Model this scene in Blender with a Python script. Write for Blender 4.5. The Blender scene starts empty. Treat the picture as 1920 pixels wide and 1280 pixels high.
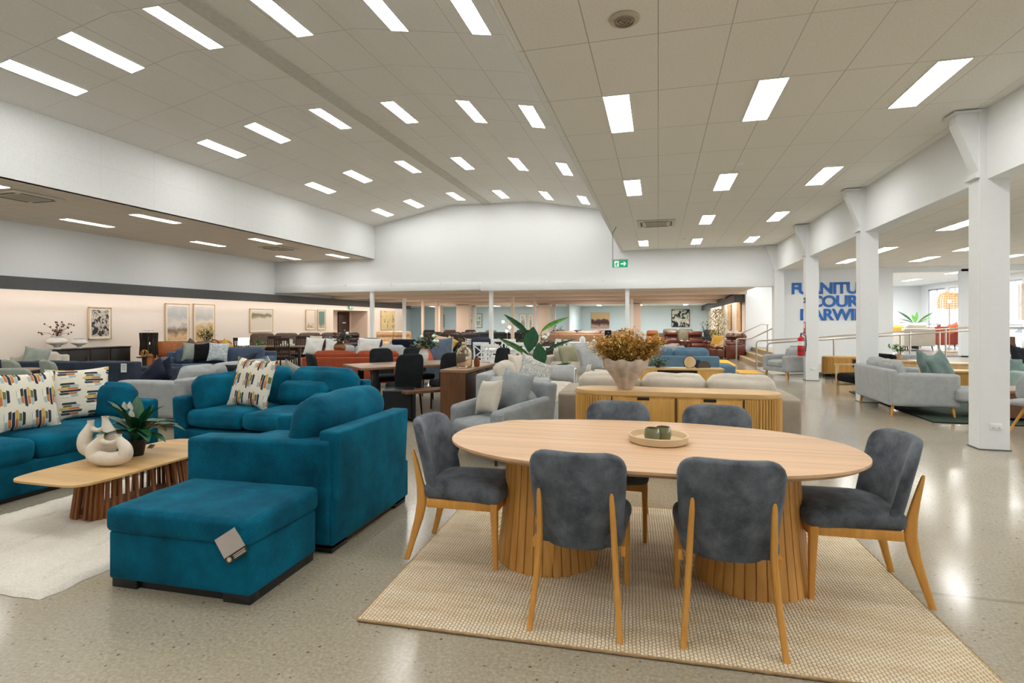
import bpy, bmesh, math, random
from mathutils import Vector, Matrix, noise
R=math.radians
C=bpy.context.scene.collection
random.seed(7)

# ------------------------------------------------------------------ materials
MATS={}
def nt(name):
    m=bpy.data.materials.new(name); m.use_nodes=True
    t=m.node_tree; b=t.nodes['Principled BSDF']
    return m,t,b
def N(t,k,**kw):
    n=t.nodes.new(k)
    for a,v in kw.items():
        if a in n.inputs: n.inputs[a].default_value=v
        else: setattr(n,a,v)
    return n
def L(t,a,b): t.links.new(a,b)
def col(c): return (c[0],c[1],c[2],1)
def srgb(r,g,b):
    f=lambda v:(v/255/12.92) if v/255<=.04045 else ((v/255+.055)/1.055)**2.4
    return (f(r),f(g),f(b))
def coord(t,scale=(1,1,1),kind='Object'):
    tc=N(t,'ShaderNodeTexCoord'); mp=N(t,'ShaderNodeMapping'); mp.inputs['Scale'].default_value=scale
    L(t,tc.outputs[kind],mp.inputs[0]); return mp.outputs[0]
def ramp(t,fac,stops,interp='LINEAR'):
    r=N(t,'ShaderNodeValToRGB'); r.color_ramp.interpolation=interp
    e=r.color_ramp.elements
    while len(e)<len(stops): e.new(.5)
    for i,(p,c) in enumerate(stops): e[i].position=p; e[i].color=col(c)
    if fac is not None: L(t,fac,r.inputs[0])
    return r.outputs[0]
def mathn(t,op,a,b=None,c=None):
    n=N(t,'ShaderNodeMath',operation=op)
    for i,v in enumerate((a,b,c)):
        if v is None: continue
        if isinstance(v,(int,float)): n.inputs[i].default_value=v
        else: L(t,v,n.inputs[i])
    return n.outputs[0]
def mix(t,f,a,b):
    n=N(t,'ShaderNodeMix',data_type='RGBA')
    for i,v in ((0,f),(6,a),(7,b)):
        if isinstance(v,(int,float)): n.inputs[i].default_value=v
        elif isinstance(v,tuple): n.inputs[i].default_value=col(v)
        else: L(t,v,n.inputs[i])
    return n.outputs[2]
def bump(t,b,h,s,d=.01):
    n=N(t,'ShaderNodeBump'); n.inputs['Strength'].default_value=s; n.inputs['Distance'].default_value=d
    L(t,h,n.inputs['Height']); L(t,n.outputs[0],b.inputs['Normal'])
def plain(name,c,rough=.5,metal=0,spec=.5,em=None,es=0,vary=.04):
    if name in MATS: return MATS[name]
    m,t,b=nt(name)
    b.inputs['Roughness'].default_value=rough; b.inputs['Metallic'].default_value=metal
    b.inputs['Specular IOR Level'].default_value=spec
    n=N(t,'ShaderNodeTexNoise',Scale=14.,Detail=3.); L(t,coord(t),n.inputs['Vector'])
    c2=tuple(max(0,x*(1-vary*2)) for x in c); c3=tuple(min(1,x*(1+vary)) for x in c)
    L(t,ramp(t,n.outputs[0],[(.3,c2),(.7,c3)]),b.inputs['Base Color'])
    if em: b.inputs['Emission Color'].default_value=col(em); b.inputs['Emission Strength'].default_value=es
    MATS[name]=m; return m
def fabric(name,c,var=.25,scale=6,weave=260,bs=.35,sheen=.25,rough=.92,c2=None,fine=.22):
    if name in MATS: return MATS[name]
    m,t,b=nt(name)
    b.inputs['Roughness'].default_value=rough
    b.inputs['Specular IOR Level'].default_value=.15
    b.inputs['Sheen Weight'].default_value=sheen; b.inputs['Sheen Roughness'].default_value=.4
    b.inputs['Sheen Tint'].default_value=col(tuple(min(1,x*1.6+.06) for x in c))
    v=coord(t)
    n=N(t,'ShaderNodeTexNoise',Scale=float(scale),Detail=4.,Roughness=.6); L(t,v,n.inputs['Vector'])
    lo=c2 or tuple(x*(1-var) for x in c); hi=tuple(min(1,x*(1+var*.8)) for x in c)
    base=ramp(t,n.outputs[0],[(.32,lo),(.68,hi)])
    f=N(t,'ShaderNodeTexNoise',Scale=float(weave),Detail=2.); L(t,v,f.inputs['Vector'])
    dark=mix(t,1.0,base,(1-fine,1-fine,1-fine)); dark.node.blend_type='MULTIPLY'
    fr=ramp(t,f.outputs[0],[(.38,(0,0,0)),(.62,(1,1,1))])
    L(t,mix(t,fr,dark,base),b.inputs['Base Color'])
    bump(t,b,f.outputs[0],bs,.003)
    MATS[name]=m; return m
def wood(name,c1,c2,scale=(1.2,18,18),rough=.45,rings=0,bs=.05,gloss=.35):
    if name in MATS: return MATS[name]
    m,t,b=nt(name)
    b.inputs['Roughness'].default_value=rough; b.inputs['Specular IOR Level'].default_value=gloss
    v=coord(t,scale)
    n=N(t,'ShaderNodeTexNoise',Scale=2.2,Detail=8.,Roughness=.65,Distortion=.6); L(t,v,n.inputs['Vector'])
    n2=N(t,'ShaderNodeTexNoise',Scale=.5,Detail=2.); L(t,v,n2.inputs['Vector'])
    a=ramp(t,n.outputs[0],[(.28,c1),(.5,tuple((x+y)/2 for x,y in zip(c1,c2))),(.74,c2)])
    d=mix(t,1.0,a,(.82,.80,.78)); d.node.blend_type='MULTIPLY'
    L(t,mix(t,ramp(t,n2.outputs[0],[(.35,(0,0,0)),(.65,(1,1,1))]),d,a),b.inputs['Base Color'])
    bump(t,b,n.outputs[0],bs,.004)
    MATS[name]=m; return m
def glass(name,c,rough=.02,tr=.9):
    if name in MATS: return MATS[name]
    m,t,b=nt(name)
    b.inputs['Base Color'].default_value=col(c); b.inputs['Roughness'].default_value=rough
    b.inputs['Transmission Weight'].default_value=tr; b.inputs['IOR'].default_value=1.35
    MATS[name]=m; return m
def emit(name,c,s,base=(.8,.8,.8)):
    if name in MATS: return MATS[name]
    m,t,b=nt(name)
    b.inputs['Base Color'].default_value=col(base)
    b.inputs['Emission Color'].default_value=col(c); b.inputs['Emission Strength'].default_value=s
    MATS[name]=m; return m
def tiles(name,c,wx,ox,wy,oy,axes='xy',lw=.005,rough=.85,dark=.55):
    """painted board ceiling with thin dark joints, in world metres"""
    m,t,b=nt(name); b.inputs['Roughness'].default_value=rough; b.inputs['Specular IOR Level'].default_value=.2
    v=coord(t); s=N(t,'ShaderNodeSeparateXYZ'); L(t,v,s.inputs[0])
    ix={'x':0,'y':1,'z':2}
    def line(o,w,off):
        a=mathn(t,'SUBTRACT',o,off); a=mathn(t,'DIVIDE',a,w); a=mathn(t,'FRACT',a)
        a=mathn(t,'SUBTRACT',a,.5); a=mathn(t,'ABSOLUTE',a); a=mathn(t,'SUBTRACT',.5,a); a=mathn(t,'MULTIPLY',a,w)
        return mathn(t,'LESS_THAN',a,lw)
    l1=line(s.outputs[ix[axes[0]]],wx,ox); l2=line(s.outputs[ix[axes[1]]],wy,oy)
    f=mathn(t,'MAXIMUM',l1,l2)
    n=N(t,'ShaderNodeTexNoise',Scale=45.,Detail=3.); L(t,v,n.inputs['Vector'])
    n2=N(t,'ShaderNodeTexNoise',Scale=.35,Detail=2.); L(t,v,n2.inputs['Vector'])
    fx=mathn(t,'MULTIPLY',f,ramp(t,n2.outputs[0],[(.3,(.35,.35,.35)),(.6,(1,1,1))]))
    base=ramp(t,n.outputs[0],[(.35,tuple(x*.93 for x in c)),(.65,c)])
    L(t,mix(t,fx,base,tuple(x*dark for x in c)),b.inputs['Base Color'])
    MATS[name]=m; return m

# ------------------------------------------------------------------ mesh builder
def rotm(ax,deg,o=(0,0,0)):
    o=Vector(o); return Matrix.Translation(o)@Matrix.Rotation(R(deg),4,ax)@Matrix.Translation(-o)
class MB:
    def __init__(s): s.bm=bmesh.new()
    def add(s,vs,fs,M=None,fn=None):
        out=[]
        for v in vs:
            v=Vector(v)
            if fn: v=Vector(fn(v))
            if M is not None: v=M@v
            out.append(s.bm.verts.new(v))
        for f in fs:
            if len(set(f))<3: continue
            try: s.bm.faces.new([out[i] for i in f])
            except ValueError: pass
        return out
    def box(s,c,d,bev=0,M=None,seg=2):
        x,y,z=c; a,b,e=d[0]/2,d[1]/2,d[2]/2
        vs=[(x+i*a,y+j*b,z+k*e) for i in(-1,1) for j in(-1,1) for k in(-1,1)]
        fs=[(0,1,3,2),(4,6,7,5),(0,4,5,1),(2,3,7,6),(0,2,6,4),(1,5,7,3)]
        o=s.add(vs,fs,M)
        if bev>0:
            es=set(e for v in o for e in v.link_edges)
            bmesh.ops.bevel(s.bm,geom=list(es),offset=bev,segments=seg,profile=.5,affect='EDGES')
        return s
    def bb(s,x0,x1,y0,y1,z0,z1,bev=0,M=None):
        return s.box(((x0+x1)/2,(y0+y1)/2,(z0+z1)/2),(x1-x0,y1-y0,z1-z0),bev,M)
    def soft(s,c,d,r=.04,puff=(0,0,0),n=5,M=None,fn=None,wr=0,seed=0):
        h=[d[0]/2,d[1]/2,d[2]/2]; r=min([r]+[q*.98 for q in h])
        def ax(q):
            i=q-r; e=[i+r*k for k in (.35,.7,1.)]
            m=[i*(2*k/n-1) for k in range(n+1)] if i>1e-4 else [0]
            return [-x for x in reversed(e)]+m+e
        A=[ax(q) for q in h]; idx={}; vs=[]; fs=[]
        def vid(i,j,k):
            key=(i,j,k)
            if key in idx: return idx[key]
            p=[A[0][i],A[1][j],A[2][k]]
            q=[max(-(h[t]-r),min(h[t]-r,p[t])) for t in range(3)]
            dd=Vector([p[t]-q[t] for t in range(3)])
            if dd.length>1e-7: dd=dd.normalized()*r
            v=Vector(q)+dd
            u=[p[t]/h[t] for t in range(3)]
            for t in range(3):
                if puff[t]:
                    a,b2=[w for w in range(3) if w!=t]
                    v[t]+=puff[t]*u[t]*max(0,1-u[a]**2)**.8*max(0,1-u[b2]**2)**.8
            if wr:
                w=v*7+Vector((seed*3.1,seed*1.7,seed))
                v=v+Vector((noise.noise(w),noise.noise(w+Vector((9,0,0))),noise.noise(w+Vector((0,9,0)))))*wr
            if fn: v=Vector(fn(v))
            v=v+Vector(c)
            if M is not None: v=M@v
            idx[key]=len(vs); vs.append(v); return idx[key]
        nx,ny,nz=len(A[0])-1,len(A[1])-1,len(A[2])-1
        for i in range(nx):
            for j in range(ny):
                fs.append((vid(i,j,0),vid(i,j+1,0),vid(i+1,j+1,0),vid(i+1,j,0)))
                fs.append((vid(i,j,nz),vid(i+1,j,nz),vid(i+1,j+1,nz),vid(i,j+1,nz)))
        for i in range(nx):
            for k in range(nz):
                fs.append((vid(i,0,k),vid(i+1,0,k),vid(i+1,0,k+1),vid(i,0,k+1)))
                fs.append((vid(i,ny,k),vid(i,ny,k+1),vid(i+1,ny,k+1),vid(i+1,ny,k)))
        for j in range(ny):
            for k in range(nz):
                fs.append((vid(0,j,k),vid(0,j,k+1),vid(0,j+1,k+1),vid(0,j+1,k)))
                fs.append((vid(nx,j,k),vid(nx,j+1,k),vid(nx,j+1,k+1),vid(nx,j,k+1)))
        s.add(vs,fs); return s
    def lathe(s,prof,c=(0,0,0),n=32,M=None,fn=None,sx=1,sy=1):
        vs=[];fs=[];m=len(prof)
        for i in range(n):
            a=2*math.pi*i/n
            for (r,z) in prof: vs.append((c[0]+r*math.cos(a)*sx,c[1]+r*math.sin(a)*sy,c[2]+z))
        for i in range(n):
            j=(i+1)%n
            for k in range(m-1): fs.append((i*m+k,j*m+k,j*m+k+1,i*m+k+1))
        fs.append([i*m for i in reversed(range(n))]); fs.append([i*m+m-1 for i in range(n)])
        s.add(vs,fs,M,fn); return s
    def cyl(s,p0,p1,r0,r1=None,n=10):
        return s.tube([p0,p1],[r0,r0 if r1 is None else r1],n)
    def tube(s,pts,r,n=8,M=None,sq=False):
        P=[Vector(p) for p in pts]; r=[r]*len(P) if isinstance(r,(int,float)) else r
        vs=[];fs=[];up=None
        for i,p in enumerate(P):
            d=(P[min(i+1,len(P)-1)]-P[max(i-1,0)]).normalized()
            if up is None: up=Vector((0,0,1)) if abs(d.z)<.9 else Vector((0,1,0))
            a=d.cross(up)
            if a.length<1e-4: a=d.orthogonal()
            a.normalize(); b=a.cross(d).normalized(); up=b
            for k in range(n):
                t=2*math.pi*(k+.5)/n
                vs.append(p+(a*math.cos(t)+b*math.sin(t))*r[i])
        for i in range(len(P)-1):
            for k in range(n):
                fs.append((i*n+k,i*n+(k+1)%n,(i+1)*n+(k+1)%n,(i+1)*n+k))
        fs.append(list(reversed(range(n)))); fs.append([(len(P)-1)*n+k for k in range(n)])
        s.add(vs,fs,M); return s
    def loft(s,secs,n=12,p=3.2,M=None):
        """secs: (x,y,z,wx,wy) rounded-rectangle sections stacked"""
        vs=[];fs=[]
        for (x,y,z,wx,wy) in secs:
            for k in range(n):
                t=2*math.pi*(k+.5)/n; c,q=math.cos(t),math.sin(t)
                e=2/p
                vs.append((x+wx/2*math.copysign(abs(c)**e,c),y+wy/2*math.copysign(abs(q)**e,q),z))
        for i in range(len(secs)-1):
            for k in range(n): fs.append((i*n+k,i*n+(k+1)%n,(i+1)*n+(k+1)%n,(i+1)*n+k))
        fs.append(list(reversed(range(n)))); fs.append([(len(secs)-1)*n+k for k in range(n)])
        s.add(vs,fs,M); return s
    def prism(s,pts,z0,z1,bev=0,M=None,inset=0):
        n=len(pts); vs=[(x,y,z0) for x,y in pts]+[(x,y,z1) for x,y in pts]
        if inset:
            cx=sum(p[0] for p in pts)/n; cy=sum(p[1] for p in pts)/n
            vs=[]
            for x,y in pts:
                l=math.hypot(x-cx,y-cy) or 1; k=(l-inset)/l; vs.append((cx+(x-cx)*k,cy+(y-cy)*k,z0))
            vs+=[(x,y,z1) for x,y in pts]
        fs=[list(reversed(range(n))),list(range(n,2*n))]+[(i,(i+1)%n,(i+1)%n+n,i+n) for i in range(n)]
        o=s.add(vs,fs,M)
        if bev:
            es=[e for e in set(e for v in o for e in v.link_edges) if abs(e.verts[0].co.z-e.verts[1].co.z)<1e-6]
            bmesh.ops.bevel(s.bm,geom=es,offset=bev,segments=2,profile=.5,affect='EDGES')
        return s
    def sphere(s,c,r,sz=1,n=10,m=6):
        prof=[(r*math.sin(math.pi*k/m),-r*sz*math.cos(math.pi*k/m)) for k in range(m+1)]
        prof[0]=(r*.02,prof[0][1]); prof[-1]=(r*.02,prof[-1][1])
        return s.lathe(prof,c,n)
    def leaf(s,base,d,ln,w,droop=.3,n=6,side=None,fold=.15,shape=1.0):
        base=Vector(base); d=Vector(d).normalized(); sd=side and Vector(side) or d.cross(Vector((0,0,1)))
        if sd.length<1e-3: sd=Vector((1,0,0))
        sd.normalize(); vs=[]; fs=[]; p=base.copy(); dd=d.copy()
        for i in range(n+1):
            t=i/n; ww=w/2*max(.03,math.sin(math.pi*(t**shape*.96+.02)))
            up=sd.cross(dd).normalized()
            vs+= [p-sd*ww+up*fold*ww,p.copy(),p+sd*ww+up*fold*ww]
            dd=(dd+Vector((0,0,-droop/n))).normalized(); p=p+dd*ln/n
        for i in range(n):
            a=i*3; fs+=[(a,a+1,a+4,a+3),(a+1,a+2,a+5,a+4)]
        s.add(vs,fs); return s
    def build(s,name,mat,parent=None,label=None,smooth=38,loc=None,cache=None):
        me=bpy.data.meshes.new(name); s.bm.normal_update()
        bmesh.ops.recalc_face_normals(s.bm,faces=s.bm.faces) if smooth else None
        s.bm.to_mesh(me); s.bm.free()
        if smooth:
            me.polygons.foreach_set('use_smooth',[True]*len(me.polygons)); me.set_sharp_from_angle(angle=R(smooth))
        if mat: me.materials.append(mat)
        o=bpy.data.objects.new(name,me); C.objects.link(o)
        if parent is not None: o.parent=parent
        if label: o['label']=label
        if loc: o.location=loc
        return o
def tag(o,label=None,cat=None,group=None,kind=None):
    if label: o['label']=label
    if cat: o['category']=cat
    if group: o['group']=group
    if kind: o['kind']=kind
    return o
def thing(name,label,cat,loc=(0,0,0),rz=0,group=None):
    o=bpy.data.objects.new(name,None); C.objects.link(o); o.empty_display_size=.1
    o.location=loc; o.rotation_euler=(0,0,R(rz)); return tag(o,label,cat,group)
def place(o,loc,rz=0,rx=0,ry=0):
    o.location=loc; o.rotation_euler=(R(rx),R(ry),R(rz)); return o
def dup(root,loc,rz,label,group=None,rx=0,ry=0):
    r=root.copy(); C.objects.link(r); place(r,loc,rz,rx,ry); r['label']=label
    if group: r['group']=group
    for ch in list(root.children):
        c=ch.copy(); C.objects.link(c); c.parent=r
        for g in list(ch.children):
            q=g.copy(); C.objects.link(q); q.parent=c
    return r
def struct(name,mb,mat,parent=None,smooth=30):
    o=mb.build(name,mat,parent,smooth=smooth)
    if parent is None: o['kind']='structure'
    return o

# ------------------------------------------------------------------ palette
TEAL=fabric('teal_velvet',srgb(0,98,125),.24,3.5,180,.4,.4,c2=srgb(0,68,90),fine=.3)
GREYB=fabric('slate_velvet',srgb(104,110,117),.3,8,240,.3,.4,c2=srgb(72,77,84))
CREAM=fabric('cream_linen',srgb(205,198,184),.08,5,300,.3,.1)
LIGHTG=fabric('light_grey_weave',srgb(172,176,176),.1,8,220,.4,.1)
STONEF=fabric('taupe_linen',srgb(168,158,143),.1,6,280,.35,.1)
GREYF=fabric('grey_weave',srgb(150,156,158),.14,9,200,.45,.12)
SAGEG=fabric('sage_velvet',srgb(150,158,148),.15,6,200,.3,.3)
NAVY=fabric('navy_fabric',srgb(56,65,80),.18,7,220,.3,.2)
NAVYD=fabric('dark_navy_fabric',srgb(28,34,50),.2,7,220,.3,.25)
BLUE=fabric('denim_blue_fabric',srgb(100,130,152),.15,5,220,.3,.3)
BLUEG=fabric('blue_grey_weave',srgb(98,112,130),.15,12,160,.5,.15)
ORANGE=fabric('rust_orange_fabric',srgb(156,76,50),.12,6,260,.3,.3)
CHARC=fabric('charcoal_fabric',srgb(38,42,44),.25,8,240,.4,.2)
BLACKF=fabric('black_fabric',srgb(22,22,26),.2,8,240,.3,.2)
GREENF=fabric('sea_green_velvet',srgb(114,134,129),.2,5,200,.3,.4)
MINTF=fabric('pale_mint_linen',srgb(176,196,190),.1,6,260,.3,.1)
WHITEF=fabric('white_cotton',srgb(222,222,218),.06,6,240,.2,.05)
TAUPEB=fabric('brown_taupe_fabric',srgb(112,96,86),.15,8,220,.3,.2)
REDB=fabric('brick_red_fabric',srgb(132,58,44),.15,6,240,.3,.2)
YELLF=fabric('mustard_cotton',srgb(206,166,78),.12,6,240,.2,.1)
PEACH=fabric('peach_cotton',srgb(222,190,160),.1,6,240,.2,.1)
CORAL=fabric('coral_cotton',srgb(214,108,74),.1,6,240,.2,.1)
def leather(name,c,rough=.45):
    return plain(name,c,rough,0,.45,vary=.12)
TANL=leather('tan_leather',srgb(172,104,52)); BROWNL=leather('brown_leather',srgb(92,46,32),.4)
DBROWNL=leather('dark_brown_leather',srgb(50,38,36),.42); CREAML=leather('cream_leather',srgb(222,188,148),.45)
BEIGEL=leather('beige_leather',srgb(156,126,100),.5); BLACKL=leather('black_leather',srgb(26,27,32),.38)
OLIVEL=leather('olive_grey_leather',srgb(118,116,98),.5); NAVYL=leather('navy_leather',srgb(44,62,84),.42)
OAK=wood('pale_oak',srgb(206,168,130),srgb(212,176,138),(.8,40,40),.42)
OAKH=wood('honey_oak',srgb(196,140,70),srgb(220,166,92),(14,14,1.0),.42)
OAKY=wood('golden_oak',srgb(198,150,76),srgb(220,174,98),(14,14,1.0),.45)
OAKT=wood('golden_oak_top',srgb(200,160,104),srgb(218,184,130),(1.2,16,16),.42)
BEECH=wood('warm_beech',srgb(208,146,66),srgb(226,168,86),(16,16,1.3),.4)
WALN=wood('walnut',srgb(84,56,36),srgb(124,86,56),(14,14,1.2),.45)
WALNT=wood('walnut_top',srgb(128,98,72),srgb(156,124,96),(1.2,14,14),.35)
DARKW=wood('dark_stained_wood',srgb(44,28,22),srgb(68,46,36),(14,14,1.5),.4)
LOGW=wood('slat_brown_wood',srgb(132,82,48),srgb(168,112,68),(14,14,1.3),.45)
BLONDE=wood('blonde_wood',srgb(206,174,128),srgb(226,198,156),(14,14,1.3),.5)
BLACKW=plain('black_lacquer',srgb(22,20,20),.4)
BLACKP=plain('black_plastic',srgb(18,18,20),.45)
WHITEP=plain('white_lacquer',srgb(232,234,234),.4)
PAPER=plain('paper_card',srgb(226,228,230),.6)
STEEL=plain('brushed_steel',srgb(188,180,168),.28,.9)
BRASS=plain('brass',srgb(206,160,84),.3,1)
CERAM=plain('matt_white_ceramic',srgb(226,216,200),.75,vary=.05)
PLAST=plain('chalky_plaster',srgb(196,178,160),.85,vary=.12)
WALLM=plain('white_wall_paint',srgb(226,229,230),.8,0,.25,vary=.008)
WARMW=plain('warm_white_wall_paint',srgb(232,222,210),.8,0,.25,vary=.008)
BLUEW=plain('cool_wall_paint',srgb(206,220,224),.8,0,.25,vary=.008)
PINKW=plain('beige_wall_paint',srgb(224,206,192),.8,0,.25,vary=.008)
DGREY=plain('charcoal_paint',srgb(84,86,88),.7)
LEAFG=plain('deep_green_leaf',srgb(22,82,46),.4,vary=.2)
LEAFL=plain('bright_green_leaf',srgb(92,160,60),.45,vary=.2)
LEAFY=plain('mid_green_leaf',srgb(60,108,48),.5,vary=.25)
LEAFB=plain('blue_green_leaf',srgb(92,128,112),.55,vary=.2)
LEAFD=plain('dark_plum_leaf',srgb(60,34,38),.55,vary=.3)
DRYG=plain('dried_gold_flower',srgb(236,192,104),.8,vary=.3)
DRYB=plain('dried_brown_flower',srgb(204,150,78),.8,vary=.3)
PETAL=plain('white_petal',srgb(240,238,228),.6)
STEMG=plain('green_stem',srgb(70,92,44),.6)
STEMB=plain('brown_stem',srgb(96,70,44),.7)
LED=emit('led_panel_diffuser',(1,.98,.945),12.5)
# ------------------------------------------------------------------ camera, sky
cam=bpy.data.cameras.new('camera'); co=bpy.data.objects.new('camera',cam); C.objects.link(co)
bpy.context.scene.camera=co
co.location=(0,0,1.5); co.rotation_euler=(R(90),0,R(15.0))
cam.sensor_width=36; cam.lens=36*1023/1920; cam.shift_y=-37/1920; cam.clip_start=.05; cam.clip_end=300
sc=bpy.context.scene
sc.view_settings.view_transform='Standard'; sc.view_settings.look='None'
sc.view_settings.exposure=0.78; sc.view_settings.gamma=1; sc.view_settings.use_curve_mapping=False
w=bpy.data.worlds.new('daylight'); sc.world=w; w.use_nodes=True
bg=w.node_tree.nodes['Background']; bg.inputs[0].default_value=(.95,.98,1,1); bg.inputs[1].default_value=3.6

# ------------------------------------------------------------------ floor
m,t,b=nt('polished_concrete')
v=coord(t)
n1=N(t,'ShaderNodeTexNoise',Scale=.9,Detail=6.,Roughness=.62); L(t,v,n1.inputs['Vector'])
n2=N(t,'ShaderNodeTexNoise',Scale=55.,Detail=3.,Roughness=.7); L(t,v,n2.inputs['Vector'])
base=ramp(t,n1.outputs[0],[(.3,srgb(142,133,114)),(.5,srgb(160,151,131)),(.7,srgb(176,168,149))])
grain=mix(t,.55,base,ramp(t,n2.outputs[0],[(.3,srgb(124,116,100)),(.55,srgb(166,157,139)),(.75,srgb(192,185,168))]))
vo=N(t,'ShaderNodeTexVoronoi',Scale=26.,Randomness=1.); L(t,v,vo.inputs['Vector'])
wn=N(t,'ShaderNodeTexWhiteNoise'); L(t,vo.outputs['Color'],wn.inputs['Vector'])
lim=mathn(t,'MULTIPLY',wn.outputs['Value'],.30); lim=mathn(t,'SUBTRACT',lim,.10)
spot=mathn(t,'LESS_THAN',vo.outputs['Distance'],lim)
vc=N(t,'ShaderNodeTexNoise',Scale=8.); L(t,v,vc.inputs['Vector'])
sp=ramp(t,vc.outputs[0],[(.35,srgb(66,66,62)),(.5,srgb(112,88,70)),(.65,srgb(84,90,90))])
c0=mix(t,mathn(t,'MULTIPLY',spot,.85),grain,sp)
# one saw cut with worn patch in the slab, running along the room
se=N(t,'ShaderNodeSeparateXYZ'); L(t,v,se.inputs[0])
wob=mathn(t,'MULTIPLY',mathn(t,'SUBTRACT',n1.outputs[0],.5),.05)
dy=mathn(t,'ABSOLUTE',mathn(t,'SUBTRACT',mathn(t,'ADD',se.outputs[1],wob),3.52))
ln=mathn(t,'LESS_THAN',dy,mathn(t,'MULTIPLY',ramp(t,n1.outputs[0],[(.42,(.1,.1,.1)),(.6,(1,1,1))]),.016))
ln=mathn(t,'MULTIPLY',ln,mathn(t,'GREATER_THAN',se.outputs[0],1.3))
c1=mix(t,mathn(t,'MULTIPLY',ln,.45),c0,srgb(112,106,90))
L(t,c1,b.inputs['Base Color'])
L(t,ramp(t,n1.outputs[0],[(.3,(.2,.2,.2)),(.7,(.13,.13,.13))]),b.inputs['Roughness'])
b.inputs['Specular IOR Level'].default_value=.62
n3=N(t,'ShaderNodeTexNoise',Scale=3.,Detail=2.); L(t,v,n3.inputs['Vector'])
bump(t,b,n3.outputs[0],.05,.02)
CONC=m
struct('floor',MB().bb(-15.85,12.1,-3.2,42.1,-.15,0),CONC)
struct('floor_rear',MB().bb(-20.1,-15.85,31.9,42.1,-.15,0),CONC)
struct('floor_niche',MB().bb(-17.1,-15.85,24,27.8,-.15,0),CONC)

CEIL_M=tiles('ceiling_tiles',srgb(236,235,228),.6,.0,1.2,.1)
CEIL_V=tiles('vault_tiles',srgb(236,235,229),.9,-10.87,1.2,.1)
CEIL_L=tiles('low_ceiling_tiles',srgb(222,214,202),.6,.0,1.2,.1)
CEIL_B=tiles('far_ceiling_board',srgb(206,198,190),1.2,0,1.2,.1,lw=.003,dark=.8)
BULK=tiles('bulkhead_panels',srgb(229,231,230),1.2,.1,.65,3.35,'yz',lw=.004,dark=.82)
# ------------------------------------------------------------------ main hall
YF=19.5
struct('ceiling',MB().bb(-1.25,3.72,-3,YF,4.0,4.08),CEIL_M)
# lifted vaulted ceiling: three facets with a mild ridge, plus its hidden return on the right
prof=[(-10.88,5.29),(-7.64,5.95),(-4.38,5.9),(-1.0,5.3)]
mb=MB(); vs=[];fs=[]
for (x,z) in prof: vs+=[(x,-3,z),(x,YF+.1,z),(x,-3,z+.08),(x,YF+.1,z+.08)]
for i in range(3):
    a=4*i; fs+=[(a,a+4,a+5,a+1),(a+2,a+3,a+7,a+6)]
mb.add(vs,fs); struct('ceiling',mb,CEIL_V,smooth=0)
struct('wall_near_added',MB().bb(-16,12.1,-3.1,-3,0,6),WALLM)  # unseen wall added behind the camera to keep sky light out
struct('trim_1',MB().bb(-6.36,-6.05,-3,YF,5.895,5.925,0,),plain('ceiling_strip_paint',srgb(206,204,196),.85))
struct('wall_vault_right',MB().bb(-1.07,-1.0,-3,YF,4.08,5.4),WALLM)
struct('wall_bulkhead_left',MB().bb(-11.0,-10.88,-3,YF,3.99,5.4),BULK)
struct('ceiling',MB().bb(-15.6,-10.9,-3,YF,3.99,4.07),CEIL_L)
struct('trim_2',MB().bb(-1.28,-1.25,-3,YF,3.985,4.3),WALLM)
# far gable wall above the opening
g=[(-15.6,2.9),(3.72,2.9),(3.72,4.05),(-1.0,4.05),(-1.0,5.3),(-4.38,5.92),(-7.64,5.97),(-10.88,5.32),(-10.88,4.05),(-15.6,4.05)]
mb=MB(); n=len(g)
mb.add([(x,YF,z) for x,z in g]+[(x,YF+.25,z) for x,z in g],[list(range(n)),list(range(2*n-1,n-1,-1))]+[(i,i+n,(i+1)%n+n,(i+1)%n) for i in range(n)])
struct('wall_far',mb,WALLM,smooth=0)
struct('trim_3',MB().bb(-15.5,-6.42,YF-.04,YF+.3,2.70,2.99,.006),WALLM)
struct('trim_4',MB().bb(-6.42,3.66,YF-.1,YF+.3,2.655,2.93,.006),WALLM)
for i in range(9):
    x=-14.2+i*2.05
    if x<3.4: struct('trim_5',MB().bb(x,x+.05,YF-.13,YF-.04,2.93,2.99),WALLM)
# left side
struct('wall_left_upper',MB().bb(-15.7,-15.5,-3,YF+12.6,2.62,4.02),WALLM)
struct('trim_6',MB().bb(-15.36,-15.32,-3,32.1,2.30,2.62),DGREY)
struct('trim_6',MB().bb(-15.86,-15.36,-3,32.1,2.58,2.62),DGREY)
struct('wall_left',MB().bb(-16.0,-15.8,-3,24.2,0,2.6),WARMW)
struct('wall_left_rear',MB().bb(-16.0,-15.8,27.6,32.1,0,2.6),WARMW)
struct('wall_left_lintel',MB().bb(-16.0,-15.8,24.2,27.6,2.1,2.6),WARMW)
struct('wall_niche_side',MB().bb(-17.0,-15.82,27.57,27.7,0,2.4),PINKW)
struct('wall_niche_front',MB().bb(-17.0,-15.82,24.1,24.22,0,2.4),PINKW)
struct('wall_niche_back',MB().bb(-17.0,-16.85,24.1,27.7,0,2.4),PINKW)
struct('ceiling',MB().bb(-16.99,-15.99,24.2,27.6,2.1,2.2),PINKW)
d=thing('door_1',None,None,(-16.81,26.75,0)); d['kind']='structure'
MB().bb(-.03,.03,-.55,.55,0,2.05,.01).build('door_leaf',DARKW,d); MB().bb(.03,.035,-.16,.16,1.42,1.47).build('door_lettering',PAPER,d)
MB().tube([(.03,.45,1.0),(.09,.45,1.0),(.09,.36,1.0)],.012).build('door_handle',STEEL,d)
for y0,y1 in((-3,24.2),(27.6,32.1)):
    struct('baseboard_left',MB().bb(-15.8,-15.785,y0,y1,0,.09),WALLM)
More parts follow.
